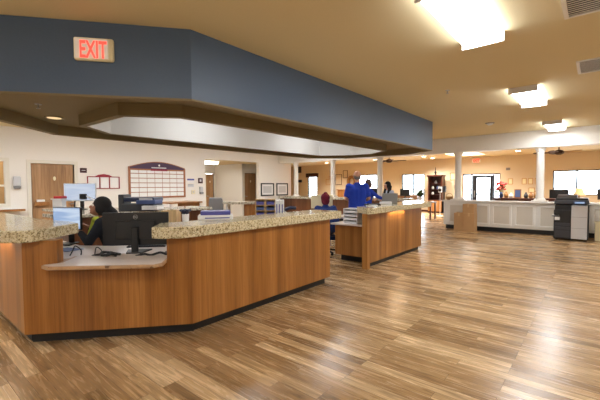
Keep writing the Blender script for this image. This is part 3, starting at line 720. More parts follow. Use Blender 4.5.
bb = BM(); box(bb, -4.9, -3.92, 2.3, 4.9, .70, .745)
t = thing('inner_desk', 'inner desk behind the long granite counter, carrying the binders', 'desk', (-4.4, 3.6, 0))
obj('desk_top', L(prism, [(-4.75, 2.42), (-3.92, 2.62), (-3.92, 4.8), (-4.95, 4.95), (-4.95, 2.9)], .70, .742), 'lam', t)
for (x, y) in ((-4.85, 3.0), (-4.85, 4.8), (-4.0, 4.7)): obj('leg', L(box, x-.03, x+.03, y-.03, y+.03, 0, .70), 'blackm', t)
# organizers with binders
def organizer(px, label, blab, n=5):
    x, y = at(px, 6.3); t = thing('sorter_shelf', label, 'desk organizer', (x, y, .742), YAW); m = chain(t)
    b = BM(); h = .50; box(b, -.085, -.072, -.12, .12, 0, h, m); box(b, .072, .085, -.12, .12, 0, h, m); box(b, -.072, .072, .108, .12, 0, h, m)
    for k in range(n+1): box(b, -.072, .072, -.12, .108, k*(h-.013)/n, k*(h-.013)/n+.012, m)
    obj('sorter_frame', b, 'lightwood', t)
    for k in range(n):
        z0 = k*(h-.013)/n+.013; zz = .742+z0
        o = obj('binder', L(box, -.064, .064, -.125, .1, z0, z0+.052, m), 'bluebook' if k % 2 else 'violet'); tag(o, blab, 'binder', 'binders in the '+('left' if px < 265 else 'right')+' wooden sorter')
organizer(260.5, 'wooden sorter of blue binders, the left of two under the framed papers', 'blue binder lying in the left wooden sorter')
organizer(270.5, 'wooden sorter of blue binders, the right of two beside white binders', 'blue binder lying in the right wooden sorter')
for k, px in enumerate((276.8, 279.6, 282.2)):
    x, y = at(px, 6.1); t = thing('upright_binder', 'white upright binder with blue spine label, right of the wooden sorters', 'binder', (x, y, .742), YAW+.0, 'white upright binders'); m = chain(t)
    obj('cover', L(box, -.022, .022, -.12, .12, 0, .49, m), 'paper', t, .004); obj('spine_label', L(box, -.008, .008, -.122, -.12, .12, .42, m), 'violet', t)
x, y = at(291, 5.9); t = thing('desk_telephone', 'dark desk telephone right of the white binders', 'telephone', (x, y, .742), YAW); m = chain(t)
b = BM(); prism(b, [(-.12, 0), (.12, 0), (.12, .1), (-.12, .32)], -.1, .1, m @ Matrix.Rotation(pi/2, 4, 'X')); bmesh.ops.recalc_face_normals(b, faces=b.faces[:]); obj('telephone_base', b, 'darkgrey', t, .01)
b = BM(); tube(b, [m @ Vector(p) for p in ((-.1, -.05, .34), (-.02, -.06, .37), (.08, -.05, .36))], .028, 10); obj('handset', b, 'navy', t)
x, y = at(303, 6.2); t = thing('paper_pile', 'loose pile of white papers right of the telephone', 'papers', (x, y, .742), YAW+.2); m = chain(t)
for k in range(4): obj('sheet_stack', L(box, -.2+.02*k, .22-.03*k, -.12, .12, .07*k, .07*k+.069, m @ Matrix.Rotation(.06*k, 4, 'Z')), 'paper', t)
# desk and cream board behind the maroon hat
t = thing('computer_desk', 'small desk behind the person in the maroon hat', 'desk', (-4.95, 7.1, 0), YAW)
m = chain(t); obj('desk_top', L(box, -.75, .45, -.32, .35, .70, .74, m), 'lam', t)
for (a, c) in ((-.7, -.28), (.4, -.28), (-.7, .3), (.4, .3)): obj('leg', L(box, a-.025, a+.025, c-.025, c+.025, 0, .70, m), 'blackm', t)
x, y = at(321.5, 8.55); monitor('cream coloured monitor screen behind the maroon hat', x, y, .74, YAW+pi, .52, .32, 1.09, screen='papercream', bez='papercream')
# white wire tray organizer on island wing
t = thing('paper_tray_tower', 'white stacked paper tray on the low wing of the farther island', 'paper tray', (-3.615, 5.95, .74), radians(2)); m = chain(t)
b = BM(); box(b, -.15, -.14, -.13, .13, 0, .29, m); box(b, .14, .15, -.13, .13, 0, .29, m); box(b, -.14, .14, .12, .13, 0, .29, m)
for k in range(5): box(b, -.14, .14, -.13, .12, k*.069, k*.069+.012, m)
obj('tray_frame', b, 'whiteg', t)
for k in range(4): obj('paper_stack', L(box, -.13, .13, -.12, .1, k*.069+.013, k*.069+.042, m), 'paper' if k % 2 else 'lgrey', t)
# laptop & papers on island
t = thing('laptop', 'grey laptop with its back to the camera on the farther island', 'laptop', (-3.52, 7.3, 1.08), YAW); m = chain(t)
obj('keyboard_base', L(box, -.17, .17, -.02, .2, 0, .018, m), 'grey', t, .004)
obj('lid', L(box, -.17, .17, -.012, .0, 0, .21, m @ Matrix.Translation((0, -.02, .015)) @ Matrix.Rotation(.2, 4, 'X')), 'grey', t, .004)
t = thing('tissue_box', 'small white box in front of the grey laptop', 'box', (-3.40, 6.88, 1.08), YAW); m = chain(t)
obj('carton', L(box, -.12, .12, -.05, .06, 0, .05, m), 'whiteg', t, .01); obj('slot', L(box, -.05, .05, -.012, .012, .05, .053, m), 'lgrey', t)
t = thing('folded_papers', 'white papers lying on the near end of the farther island', 'papers', (-3.3, 6.1, 1.08), .5); m = chain(t)
obj('sheet', L(box, -.11, .11, -.08, .08, 0, .012, m), 'paper', t); obj('sheet', L(box, -.06, .1, -.05, .12, .012, .018, m), 'lgrey', t)
t = thing('open_binder', 'dark open binder on the farther island left of the laptop', 'binder', (-3.42, 6.45, 1.08), YAW); m = chain(t)
obj('cover', L(box, -.2, .1, -.06, .1, 0, .02, m), 'black', t); obj('pages', L(box, -.18, .08, -.05, .09, .02, .028, m), 'darkgrey', t)
# ---------------------------------------------------------------- things on cream wall
def on_left(name, label, cat, y, z, parts, group=None):
    t = thing(name, label, cat, (XL, y, z), 0, group)
    for (n, y0, y1, z0, z1, d0, d1, mat) in parts: obj(n, L(box, XL+d0, XL+d1, y0, y1, z0, z1), mat, t)
    return t
# big board
by0, by1, bz0, bz1 = 5.32, 7.34, 1.12, 2.08
t = thing('notice_board', 'large arched schedule board with purple header and rows of cards', 'notice board', (XL, 6.33, bz0))
b = BM(); box(b, XL+.001, XL+.02, by0, by1, bz0, bz1); obj('backing', b, 'boardwood', t)
b = BM(); n = 16; pts = [(by0+(by1-by0)*i/n, .04+.19*math.sin(pi*i/n)**1.0) for i in range(n+1)]
vs = [(XL+.022, yy, bz1+hh) for yy, hh in pts]
m_ = Matrix(((0, 0, 1, XL+.001), (1, 0, 0, 0), (0, 1, 0, bz1), (0, 0, 0, 1)))
prism(b, [(by0, 0)]+pts+[(by1, 0)], 0, .024, m_); bmesh.ops.recalc_face_normals(b, faces=b.faces[:]); obj('header', b, 'purple', t)
b = BM(); prism(b, [(by0-.02, 0), (by0-.02, .06)]+[(p[0], p[1]+.025) for p in pts]+[(by1+.02, .06), (by1+.02, 0), (by1-.01, 0), (by1-.01, .03)]+[(p[0], p[1]) for p in pts[::-1]], 0, .03, m_)
bmesh.ops.recalc_face_normals(b, faces=b.faces[:]); obj('header_frame', b, 'boardwood', t)
b = BM(); box(b, XL+.02, XL+.03, by0-.03, by0+.03, bz0-.03, bz1+.03); box(b, XL+.02, XL+.03, by1-.03, by1+.03, bz0-.03, bz1+.03); box(b, XL+.02, XL+.03, by0, by1, bz0-.03, bz0+.02); obj('board_frame', b, 'boardwood', t)
rows, colsn = 6, 7; rh = (bz1-bz0-.02)/rows; cw = (by1-by0-.08)/colsn
for r in range(rows):
    for c in range(colsn):
        y0 = by0+.05+c*cw; z0 = bz0+.03+r*rh
        hh = rh*.62 if r == rows-1 else rh-.022
        b = BM(); box(b, XL+.02, XL+.024, y0, y0+cw-.015, z0, z0+hh); o = obj('schedule_card', b, 'paper', t)
# header lettering strokes (unreadable at this size) and small emblem
b = BM(); box(b, XL+.025, XL+.028, 6.08, 6.62, bz1+.03, bz1+.065); obj('header_lettering', b, 'lgrey', t)
b = BM(); ball(b, (XL+.026, 6.36, bz1+.13), 1, (.004, .035, .035)); obj('header_emblem', b, 'paper', t)
b = BM(); box(b, XL+.02, XL+.027, 6.05, 6.66, bz1-.06, bz1-.0); obj('header_plate', b, 'redframe', t)
# red framed boards
t = thing('red_framed_board', 'small notice board in dark red frame holding three white sheets', 'notice board', (XL, 4.6, 1.45))
b = BM(); y0, y1, z0, z1 = 4.08, 5.02, 1.42, 1.80; w = .025
for a in ((y0, y1, z1-w, z1), (y0, y1, z0, z0+w), (y0, y0+w, z0, z1), (y1-w, y1, z0, z1), (4.42, 4.42+w, z0, z1), (4.70, 4.70+w, z0, z1)): box(b, XL+.001, XL+.025, *a)
prism(b, [(4.3, 0), (4.4, .05), (4.55, .075), (4.7, .05), (4.8, 0)], 0, .025, Matrix(((0, 0, 1, XL), (1, 0, 0, 0), (0, 1, 0, z1), (0, 0, 0, 1))))
obj('frame', b, 'redframe', t)
for (a, c) in ((4.11, 4.41), (4.46, 4.69), (4.74, 4.98)): obj('sheet', L(box, XL+.001, XL+.012, a, c, z0+w, z1-w), 'paper', t)
on_left('room_plaque', 'small dark maroon plaque on the cream wall just right of the wooden door', 'plaque', 3.98, 1.96, [('plate', 3.90, 4.08, 1.90, 2.04, -.002, .015, 'maroonsq'), ('plate_text', 3.94, 4.04, 1.96, 1.98, .015, .018, 'lgrey')])
on_left('room_plaque', 'dark maroon square plaque with white symbol right of the big schedule board', 'plaque', 8.02, 1.70, [('plate', 7.93, 8.13, 1.60, 1.80, -.002, .015, 'maroonsq'), ('plate_symbol', 7.99, 8.07, 1.66, 1.75, .015, .018, 'lgrey')])
on_left('wall_notice', 'white notice with violet top taped right of the schedule board', 'notice', 7.62, 1.65, [('sheet', 7.46, 7.76, 1.62, 1.78, -.002, .004, 'paper'), ('heading', 7.46, 7.76, 1.71, 1.77, .004, .006, 'violet')])
on_left('wall_notice', 'plain white notice below the violet-topped one on the cream wall', 'notice', 7.62, 1.45, [('sheet', 7.48, 7.74, 1.46, 1.57, -.002, .004, 'lgrey'), ('heading', 7.50, 7.70, 1.53, 1.55, .004, .006, 'grey')])
on_left('thermostat', 'small cream thermostat below the notices on the cream wall', 'thermostat', 7.7, 1.22, [('plate', 7.64, 7.78, 1.20, 1.34, -.002, .02, 'papercream'), ('dial', 7.68, 7.74, 1.25, 1.30, .02, .03, 'lgrey')])
def dispenser(y, z, label, x=XL, s=1):
    t = thing('sanitizer_dispenser', label, 'dispenser', (x, y, z)); m = T(x, y, z)
    b = BM(); box(b, -.002, .09, -.065*s, .065*s, .06*s, .27*s, m); obj('dispenser_body', b, 'lgrey', t, .02)
    b = BM(); prism(b, [(-.05*s, 0), (.05*s, 0), (.065*s, .06*s), (-.065*s, .06*s)], .001, .12, m @ Matrix(((0, 0, 1, 0), (1, 0, 0, 0), (0, 1, 0, 0), (0, 0, 0, 1)))); obj('drip_cup', b, 'grey', t, .01)
dispenser(2.40, 1.44, 'grey hand sanitizer dispenser between the service window and the wooden door', s=1.2)
dispenser(8.03, 1.20, 'small white soap dispenser below the maroon square plaque')
for k, (a, c) in enumerate(((11.22, 12.06), (12.24, 13.04))):
    t = thing('framed_certificate', ('framed certificate in thin dark frame, the left of two' if k == 0 else 'framed certificate in thin dark frame, the right of two'), 'picture frame', (XL, (a+c)/2, 1.05))
    b = BM(); w = .055
    for q_ in ((a, c, 1.62-w, 1.62), (a, c, 1.03, 1.03+w), (a, a+w, 1.03, 1.62), (c-w, c, 1.03, 1.62)): box(b, XL+.001, XL+.03, *q_)
    obj('frame', b, 'black', t); obj('mat_board', L(box, XL+.001, XL+.01, a+w, c-w, 1.03+w, 1.62-w), 'paper', t); obj('certificate', L(box, XL+.01, XL+.012, a+.15, c-.15, 1.17, 1.48), 'lgrey', t)
t = thing('wall_ledge', 'narrow wooden ledge under the service window at the far left', 'shelf', (XL, 1.6, .88))
obj('shelf_board', L(box, XL+.001, XL+.3, .2, 2.5, .88, .92), 'white', t); obj('nosing', L(box, XL+.3, XL+.33, .2, 2.5, .865, .92), 'oakmid', t)
t = thing('chart_shelf', 'small wooden chart holder with papers hanging at the wooden door', 'wall pocket', (XL-.03, 2.85, 1.0))
obj('pocket', L(box, XL-.028, XL+.07, 2.78, 3.1, .98, 1.08), 'oakmid', t); obj('papers', L(box, XL-.02, XL+.05, 2.82, 3.0, 1.08, 1.14), 'paper', t)
for (x, y, z, lab) in ((-15, 11.35, 1.6, 'dark speaker box on the corridor wall right of the narrow door'), (-14.98, 12.95, 1.55, 'dark wall box left of the right-hand corridor door')):
    t = thing('wall_phone', lab, 'wall box', (x, y, z)); obj('box_body', L(box, x+.001, x+.06, y-.06, y+.06, z-.1, z+.1), 'darkgrey', t, .01); obj('button_strip', L(box, x+.06, x+.065, y-.03, y+.03, z, z+.05), 'grey', t)
t = thing('wall_phone', 'brown wooden pocket low on the corridor wall beside the narrow door', 'wall box', (-15, 11.5, .95)); obj('box_body', L(box, -14.999, -14.9, 11.35, 11.62, .88, 1.05), 'desk2', t)
# ---------------------------------------------------------------- copier, bin, boxes
cx0, cx1, cy0, cy1 = -.87, -.14, 11.62, 12.28
t = thing('photocopier', 'tall floor standing photocopier, black with a white side cabinet', 'photocopier', (-.5, 11.95, 0))
xm = -.50
obj('lower_body', L(box, cx0, xm, cy0, cy1, .04, .80), 'black', t, .012)
b = BM(); box(b, xm+.003, cx1-.03, cy0+.0, cy1, .05, .93); obj('side_cabinet', b, 'lgrey', t, .012)
for z0 in (.33, .62): obj('cabinet_seam', L(box, xm+.01, cx1-.035, cy0-.002, cy0+.01, z0, z0+.006), 'grey', t)
obj('side_skin', L(box, cx1-.028, cx1, cy0+.02, cy1, .05, .93), 'black', t)
for (z0, z1) in ((.08, .26), (.28, .36), (.38, .46)): obj('paper_drawer', L(box, cx0+.02, xm-.02, cy0-.012, cy0+.01, z0, z1), 'darkgrey', t, .006)
obj('output_tray', L(box, cx0-.04, cx0+.12, cy0-.01, cy1-.1, .62, .65), 'grey', t); obj('paper_stack', L(box, cx0-.03, cx0+.12, cy0-.0, cy1-.15, .65, .68), 'paper', t)
obj('side_tray_label', L(box, cx0+.02, cx0+.13, cy0-.014, cy0, .53, .61), 'paper', t)
b = BM(); box(b, cx0+.02, xm, cy0+.02, cy1, .80, .93); obj('output_bay', b, 'blackm', t)
b = BM(); box(b, cx0, cx1, cy0+.04, cy1, .95, 1.06); obj('scanner_unit', b, 'darkgrey', t, .015)
b = BM(); box(b, cx0+.03, cx1-.02, cy0+.1, cy1, 1.06, 1.11); prism(b, [(cy0+.15, 0), (cy1-.02, 0), (cy1-.02, .09), (cy0+.3, .07)], cx0+.05, cx1-.25, Matrix(((0, 0, 1, 0), (1, 0, 0, 0), (0, 1, 0, 1.11), (0, 0, 0, 1)))); obj('document_feeder', b, 'black', t, .01)
obj('control_panel', L(box, -.46, -.2, cy0-.06, cy0+.05, .97, 1.03), 'navy', t, .008); obj('touch_screen', L(box, -.43, -.23, cy0-.064, cy0-.06, .98, 1.02), 'screen', t)
b = BM()
for (a, c) in ((cx0+.06, cy0+.06), (cx1-.06, cy0+.06), (cx0+.06, cy1-.06), (cx1-.06, cy1-.06)): cyl(b, (a, c, 0), (a, c, .05), .03)
obj('castor', b, 'black', t)
t = thing('waste_bin', 'beige waste bin at the right edge beside the photocopier', 'bin', (.10, 12.05, 0))
b = BM(); prism(b, [(-.12, -.1), (.12, -.1), (.12, .1), (-.12, .1)], 0, .5, T(.10, 12.05, 0)); obj('bin_body', b, 'papercream', t, .02); obj('rim', L(box, -.035, .235, 11.935, 12.165, .47, .5), 'papercream', t, .006)
def carton(x0, x1, y0, y1, z0, z1, label):
    t = thing('cardboard_box', label, 'box', ((x0+x1)/2, (y0+y1)/2, z0))
    obj('carton', L(box, x0, x1, y0, y1, z0, z1), 'card', t, .006)
    obj('packing_tape', L(box, (x0+x1)/2-.025, (x0+x1)/2+.025, y0-.002, y1, z1-.1, z1+.002), 'cardtape', t)
carton(-3.54, -3.235, 12.02, 12.38, 0, .58, 'tall brown cardboard box on the floor, the left one of the pair')
carton(-3.225, -2.93, 11.97, 12.38, 0, .585, 'brown cardboard box on the floor with another box on top')
carton(-3.27, -2.94, 11.99, 12.38, .588, .87, 'brown cardboard box stacked on top of the others')
# ---------------------------------------------------------------- lounge beyond the half wall
t = thing('far_exit_sign', 'small red lit exit sign above the glass exit door', 'exit sign', (-4.8, YF-.02, 2.72)); obj('sign_housing', L(box, -5.0, -4.6, YF-.05, YF-.002, 2.64, 2.82), 'white', t)
text_obj('sign_letters', 'EXIT', .17, 'exitfar', t, T(-4.8, YF-.055, 2.73), sx=.85, bold=.012)
t = thing('sideboard', 'long dark mahogany sideboard behind the half wall, carrying flowers', 'sideboard', (-2.3, 16.2, 0))
obj('cabinet_body', L(box, -3.15, -1.0, 15.95, 16.4, .08, .90), 'darkwood', t); obj('top', L(box, -3.2, -.95, 15.9, 16.45, .90, .96), 'darkwood', t, .01); obj('plinth', L(box, -3.1, -1.05, 16.0, 16.38, 0, .08), 'black', t)
for k in range(4): obj('door', L(box, -3.1+.52*k, -2.62+.52*k, 15.93, 15.955, .14, .86), 'darkwood', t, .004)
def vase(x, y, z, label, fm, h=.22, n=22, spread=.2, vm='bluebook'):
    t = thing('flower_vase', label, 'flowers', (x, y, z)); b = BM(); lathe(b, [(.05, 0), (.08, h*.4), (.05, h*.85), (.06, h)], (x, y, z)); obj('vase', b, vm, t, smooth=True)
    b = BM(); b2 = BM(); b3 = BM()
    for k in range(n):
        a = random.random()*2*pi; r = spread*random.random()**.5; zz = z+h+.1+.32*random.random(); p = (x+r*cos(a), y+r*sin(a), zz)
        cyl(b, (x, y, z+h*.8), p, .004, seg=5); ball(b2, p, .045+.02*random.random(), (1, 1, .8), 8)
        if k % 2: ball(b3, (x+r*1.1*cos(a+1), y+r*1.1*sin(a+1), zz-.1), .05, (1, 1, .4), 8)
    obj('stems', b, 'leaf', t); obj('blossoms', b2, fm, t); obj('leaves', b3, 'leaf', t)
vase(-2.95, 16.15, .96, 'vase of pink red flowers on the left end of the sideboard', 'flower')
t = thing('picture_frame', 'light blue framed picture standing on the sideboard', 'picture frame', (-2.15, 16.2, .96)); obj('frame', L(box, -2.50, -2.26, 16.18, 16.21, .96, 1.30), 'oakmid', t); obj('picture', L(box, -2.47, -2.29, 16.176, 16.18, .99, 1.27), 'bluebook', t)
for k, (x, hgt, mt_, lab) in enumerate(((-2.77, .26, 'oakmid', 'brown figurine on the sideboard right of the flowers'), (-2.60, .2, 'paper', 'small white figurine on the sideboard left of the blue picture'), (-2.1, .22, 'darkgrey', 'dark round jar on the sideboard right of the blue picture'), (-1.78, .3, 'basket', 'orange brown jar on the sideboard near the last column'), (-1.94, .24, 'oakmid', 'wooden round ornament between the dark jar and the orange brown jar'))):
    t = thing('ornament', lab, 'ornament', (x, 16.15, .96)); b = BM(); lathe(b, [(.05, 0), (.08, hgt*.3), (.07, hgt*.6), (.03, hgt*.8)], (x, 16.15, .96)); obj('ornament_body', b, mt_, t, smooth=True)
    b = BM(); ball(b, (x, 16.15, .96+hgt*.86), .04, seg=10); obj('ornament_top', b, mt_, t)
def wall_pic(x0, x1, z0, z1, label, fr='oakmid', inner='paper', group=None, y=YF):
    t = thing('wall_picture', label, 'picture frame', ((x0+x1)/2, y, z0), 0, group); b = BM(); w = .03
    for a in ((x0, x1, z1-w, z1), (x0, x1, z0, z0+w), (x0, x0+w, z0, z1), (x1-w, x1, z0, z1)): box(b, a[0], a[1], y-.025, y-.001, a[2], a[3])
    obj('frame', b, fr, t); obj('picture', L(box, x0+w, x1-w, y-.012, y-.001, z0+w, z1-w), inner, t)
for i, (a, c) in enumerate(((-3.36, -3.15), (-2.78, -2.58), (-2.53, -2.32), (-2.25, -2.04))):
    wall_pic(a, c, 1.50, 1.79, 'pale framed picture in the upper row above the sideboard', 'tan2', 'papercream', 'small pictures above the sideboard')
wall_pic(-2.5, -2.25, 1.1, 1.34, 'pale framed picture in the lower row above the sideboard', 'tan2', 'papercream')
t = thing('thermostat', 'small grey wall box high between the exit door and the pictures', 'thermostat', (-3.35, YF, 2.2)); obj('plate', L(box, -3.45, -3.28, YF-.04, YF+.002, 2.2, 2.32), 'grey', t)
# desks with monitors at right window
def simple_table(x0, x1, y0, y1, z, label, mat='oakmid', name='table', cat='table'):
    t = thing(name, label, cat, ((x0+x1)/2, (y0+y1)/2, 0)); obj('table_top', L(box, x0, x1, y0, y1, z-.04, z), mat, t, .005)
    for (a, c) in ((x0+.06, y0+.06), (x1-.06, y0+.06), (x0+.06, y1-.06), (x1-.06, y1-.06)): obj('leg', L(box, a-.03, a+.03, c-.03, c+.03, 0, z-.04), mat, t)
    return t
simple_table(-1.5, .9, 17.0, 17.9, .76, 'dark desk under the wide window behind the photocopier', 'darkwood', 'office_desk', 'desk')
monitor('dark monitor before the wide window, left of the table lamp', -1.15, 17.4, .76, 0, .62, .36, 1.10)
monitor('dark monitor at the right edge of the photo before the wide window', .30, 17.4, .76, 0, .55, .40, 1.10)
t = thing('table_lamp', 'table lamp with tan shade in front of the wide window', 'lamp', (-.52, 17.5, .76)); b = BM(); lathe(b, [(.09, 0), (.03, .05), (.05, .15), (.02, .3)], (-.52, 17.5, .76)); obj('lamp_base', b, 'oakmid', t, smooth=True)
b = BM(); lathe(b, [(.2, .3), (.08, .58)], (-.52, 17.5, .76)); obj('lamp_shade', b, 'shade', t)
# sliding window group with monitors, brown sofa
simple_table(-8.6, -6.9, 16.2, 16.9, .76, 'light table before the sliding window, right of the brown sofa', 'oakmid')
simple_table(-10.1, -8.8, 16.2, 16.9, .76, 'dark table before the sliding window, left of the brown sofa', 'darkwood')
x, y = at(399.5, 18.3); monitor('dark monitor before the sliding window, left pane', -8.0, 14.9, .74, .6, .45, .30, 1.18)
simple_table(-8.4, -7.3, 14.6, 15.2, .74, 'dark table in the lounge beyond the farther island', 'darkwood')
monitor('dark monitor before the sliding window, right pane', -7.1, 16.4, .76, .5, .45, .34, 1.14)
t = thing('sofa', 'brown sofa low in front of the sliding window', 'sofa', (-8.0, 17.8, 0))
obj('seat', L(box, -8.9, -7.2, 17.4, 18.1, .12, .45), 'brownsofa', t, .05); obj('backrest', L(box, -8.9, -7.2, 18.1, 18.35, .12, .98), 'brownsofa', t, .05)
for a in (-9.08, -7.2): obj('armrest', L(box, a, a+.18, 17.4, 18.35, .12, .65), 'brownsofa', t, .04)
for (a, c) in ((-9.0, 17.5), (-7.1, 17.5), (-9.0, 18.25), (-7.1, 18.25)): obj('foot', L(box, a-.03, a+.03, c-.03, c+.03, 0, .12), 'darkwood', t)
# hutch
t = thing('display_hutch', 'tall dark wooden display cabinet against the tan wall', 'cabinet', (-6.75, 19.4, 0)); x0, x1, y0, y1 = -7.05, -6.3, 19.3, 19.75
b = BM(); box(b, x0, x0+.06, y0, y1, 0, 1.95); box(b, x1-.06, x1, y0, y1, 0, 1.95); box(b, x0, x1, y1-.02, y1, 0, 1.95); box(b, x0, x1, y0, y1, 0, .7)
obj('cabinet_frame', b, 'darkwood', t)
for z in (.95, 1.25, 1.55): obj('shelf', L(box, x0+.06, x1-.06, y0+.02, y1-.02, z, z+.02), 'darkwood', t)
b = BM(); box(b, x0-.05, x1+.05, y0-.04, y1, 1.95, 2.03); obj('cornice', b, 'darkwood', t, .01)
for (a, c) in ((x0+.02, -6.69), (-6.66, x1-.02)): obj('lower_door', L(box, a, c, y0-.015, y0, .08, .66), 'oakmid', t)
t = thing('ornament', 'slender dark ornament standing on top of the dark display cabinet', 'ornament', (-6.72, 19.5, 2.03)); b = BM(); lathe(b, [(.1, 0), (.03, .05), (.07, .16), (.02, .24), (.012, .42)], (-6.72, 19.5, 2.03)); obj('ornament_body', b, 'black', t)
for (z, xx, mt_) in ((.97, -6.85, 'whiteg'), (1.27, -6.6, 'bluebook'), (1.27, -6.85, 'paper'), (1.57, -6.7, 'grey')):
    b = BM(); lathe(b, [(.05, 0), (.07, .08), (.03, .17)], (xx, 19.5, z)); o = obj('pottery_jar', b, mt_); tag(o, 'small jar on a shelf of the dark display cabinet', 'jar', 'jars in the display cabinet')
# table with plant
t = simple_table(-6.5, -5.4, 15.2, 15.9, .76, 'table with pale top and dark legs left of the half wall end', 'darkwood'); obj('table_mat', L(box, -6.4, -5.5, 15.25, 15.85, .76, .775), 'lgrey', t)
def plant(x, y, z, label, n=110, s=.45):
    t = thing('potted_plant', label, 'plant', (x, y, z)); b = BM(); lathe(b, [(.08, 0), (.12, .18), (.13, .2)], (x, y, z)); obj('pot', b, 'whiteg', t)
    b = BM()
    for k in range(n):
        a = random.random()*2*pi; el = .3+random.random()*1.1; ln = s*(.6+.5*random.random())
        m = T(x, y, z+.18, a) @ Matrix.Rotation(-el, 4, 'Y'); w = .03
        v = [b.verts.new(m @ Vector(p)) for p in ((0, -.006, 0), (ln*.5, -w, .02), (ln, 0, -.05), (ln*.5, w, .02), (0, .006, 0))]; b.faces.new(v)
    obj('foliage', b, 'leaf', t)
plant(-6.02, 15.5, .775, 'leafy green plant in a white pot on the table before the hutch')
t = thing('dining_chair', 'dark wooden chair beside the pale topped table', 'chair', (-6.3, 14.7, 0)); obj('seat', L(box, -6.5, -6.1, 14.5, 14.9, .43, .47), 'navyseat', t, .01)
for (a, c) in ((-6.48, 14.52), (-6.12, 14.52), (-6.48, 14.88), (-6.12, 14.88)): obj('leg', L(box, a-.02, a+.02, c-.02, c+.02, 0, .43), 'darkwood', t)
b = BM(); box(b, -6.5, -6.46, 14.5, 14.9, .75, .9); box(b, -6.5, -6.46, 14.5, 14.54, .47, .9); box(b, -6.5, -6.46, 14.86, 14.9, .47, .9); obj('backrest', b, 'darkwood', t)
# stands
def stand(x, y, h, label, head, hm, sz):
    t = thing('floor_stand', label, 'stand', (x, y, 0)); b = BM(); lathe(b, [(.16, 0), (.15, .025), (.02, .04)], (x, y, 0)); obj('base', b, 'black' if hm == 'darkgrey' else 'lgrey', t)
    b = BM(); cyl(b, (x, y, .03), (x, y, h), .022 if hm == 'darkgrey' else .012); obj('pole', b, 'black' if hm == 'darkgrey' else 'lgrey', t)
    b = BM(); box(b, x-sz, x+sz, y-.05, y+.05, h-.02, h+.26); obj(head, b, hm, t, .015)
    if hm != 'darkgrey': b = BM(); ball(b, (x, y-.05, h+.1), .08, (1, .4, 1)); obj('dial', b, 'black', t)
stand(-5.80, 17.5, 1.15, 'thin pale stand with round black dial, left of the dark stand', 'sign_head', 'lgrey', .08)
stand(-5.32, 16.6, 1.18, 'dark floor stand with grey dispenser head left of the white column', 'dispenser_head', 'darkgrey', .07)
wall_pic(-6.1, -5.75, 1.75, 2.15, 'small framed picture, upper one left of the exit door', 'oakmid', 'papercream')
wall_pic(-5.9, -5.65, 1.3, 1.5, 'small round looking picture low on the tan wall left of the exit door', 'oakmid', 'tan2')
t = thing('wicker_basket', 'brown wicker basket on the left end of the white half wall', 'basket', (-3.86, BY-.02, .97)); b = BM(); lathe(b, [(.07, 0), (.11, .06), (.12, .12)], (-3.86, BY-.02, .97)); obj('basket_body', b, 'basket', t, smooth=True)
b = BM(); pts = [(-3.86+.11*cos(a), BY-.02, .97+.1+.13*sin(a)) for a in [pi*k/8 for k in range(9)]]; tube(b, pts, .009, 6); obj('handle', b, 'basket', t)
# left end of far wall: frames, wreath, signs
t = thing('window_valance', 'dark brown valance over the narrow window', 'valance', (-15.5, YF, 2.2)); obj('valance_board', L(box, -16.05, -15.0, YF-.12, YF-.001, 2.1, 2.38), 'darkwood', t)
for i, (a, c, z0, z1) in enumerate(((-14.35, -13.85, 1.55, 1.95), (-14.1, -13.6, 2.0, 2.15), (-13.55, -13.05, 1.55, 2.25), (-12.95, -12.6, 2.0, 2.5))):
    wall_pic(a, c, z0, z1, ('small pale picture low beside the narrow window', 'flat wide picture right of the narrow window', 'tall framed picture left of the second column', 'small dark picture high beside the second column')[i], 'darkwood' if i > 1 else 'tan2', 'tan')
t = thing('wreath', 'round brown wreath on the tan wall right of the second column', 'wreath', (-12.3, YF, 1.7))
b = BM()
for k in range(26):
    a = k*2*pi/26; ball(b, (-12.25+.26*cos(a), YF-.097, 1.75+.3*sin(a)), .1, seg=8)
obj('wreath_ring', b, 'basket', t)
t = thing('wall_sign', 'dark banner hanging on the tan wall by the first column', 'sign', (-16.9, YF, 2.6)); obj('banner', L(box, -17.0, -16.55, YF-.03, YF-.001, 2.45, 3.0-.1), 'darkgrey', t)
t = thing('wall_sign', 'small dark sign below the banner by the first column', 'sign', (-16.8, YF, 1.8)); obj('plate', L(box, -17.0, -16.5, YF-.03, YF-.001, 1.75, 1.95), 'navy', t)
t = thing('sideboard', 'light oak cabinet against the tan wall behind the man in blue', 'sideboard', (-12.6, 19.6, 0)); obj('cabinet_body', L(box, -13.0, -12.0, 19.4, 19.9, 0, 1.2), 'oakmid', t); obj('top', L(box, -13.05, -11.95, 19.35, 19.95, 1.2, 1.25), 'oakmid', t)
# ---------------------------------------------------------------- people
def caps(bm, a, b, ra, rb):
    cyl(bm, a, b, ra, rb, 12); ball(bm, a, ra, seg=12); ball(bm, b, rb, seg=12)
def remesh(name, bm, mat, parent, vox, smooth=3):
    me = bpy.data.meshes.new('tmp'); bm.to_mesh(me); bm.free(); o = bpy.data.objects.new('tmp', me); C.objects.link(o)
    r = o.modifiers.new('r', 'REMESH'); r.mode = 'VOXEL'; r.voxel_size = vox
    s = o.modifiers.new('s', 'SMOOTH'); s.factor = .5; s.iterations = smooth
    dg = bpy.context.evaluated_depsgraph_get(); dg.update()
    m2 = bpy.data.meshes.new_from_object(o.evaluated_get(dg)); m2.name = name
    bpy.data.objects.remove(o); bpy.data.meshes.remove(me)
    m2.materials.clear(); m2.materials.append(M[mat])
    for p in m2.polygons: p.use_smooth = True
    o = bpy.data.objects.new(name, m2); C.objects.link(o); o.parent = parent; return o
def V(*a): return Vector(a)
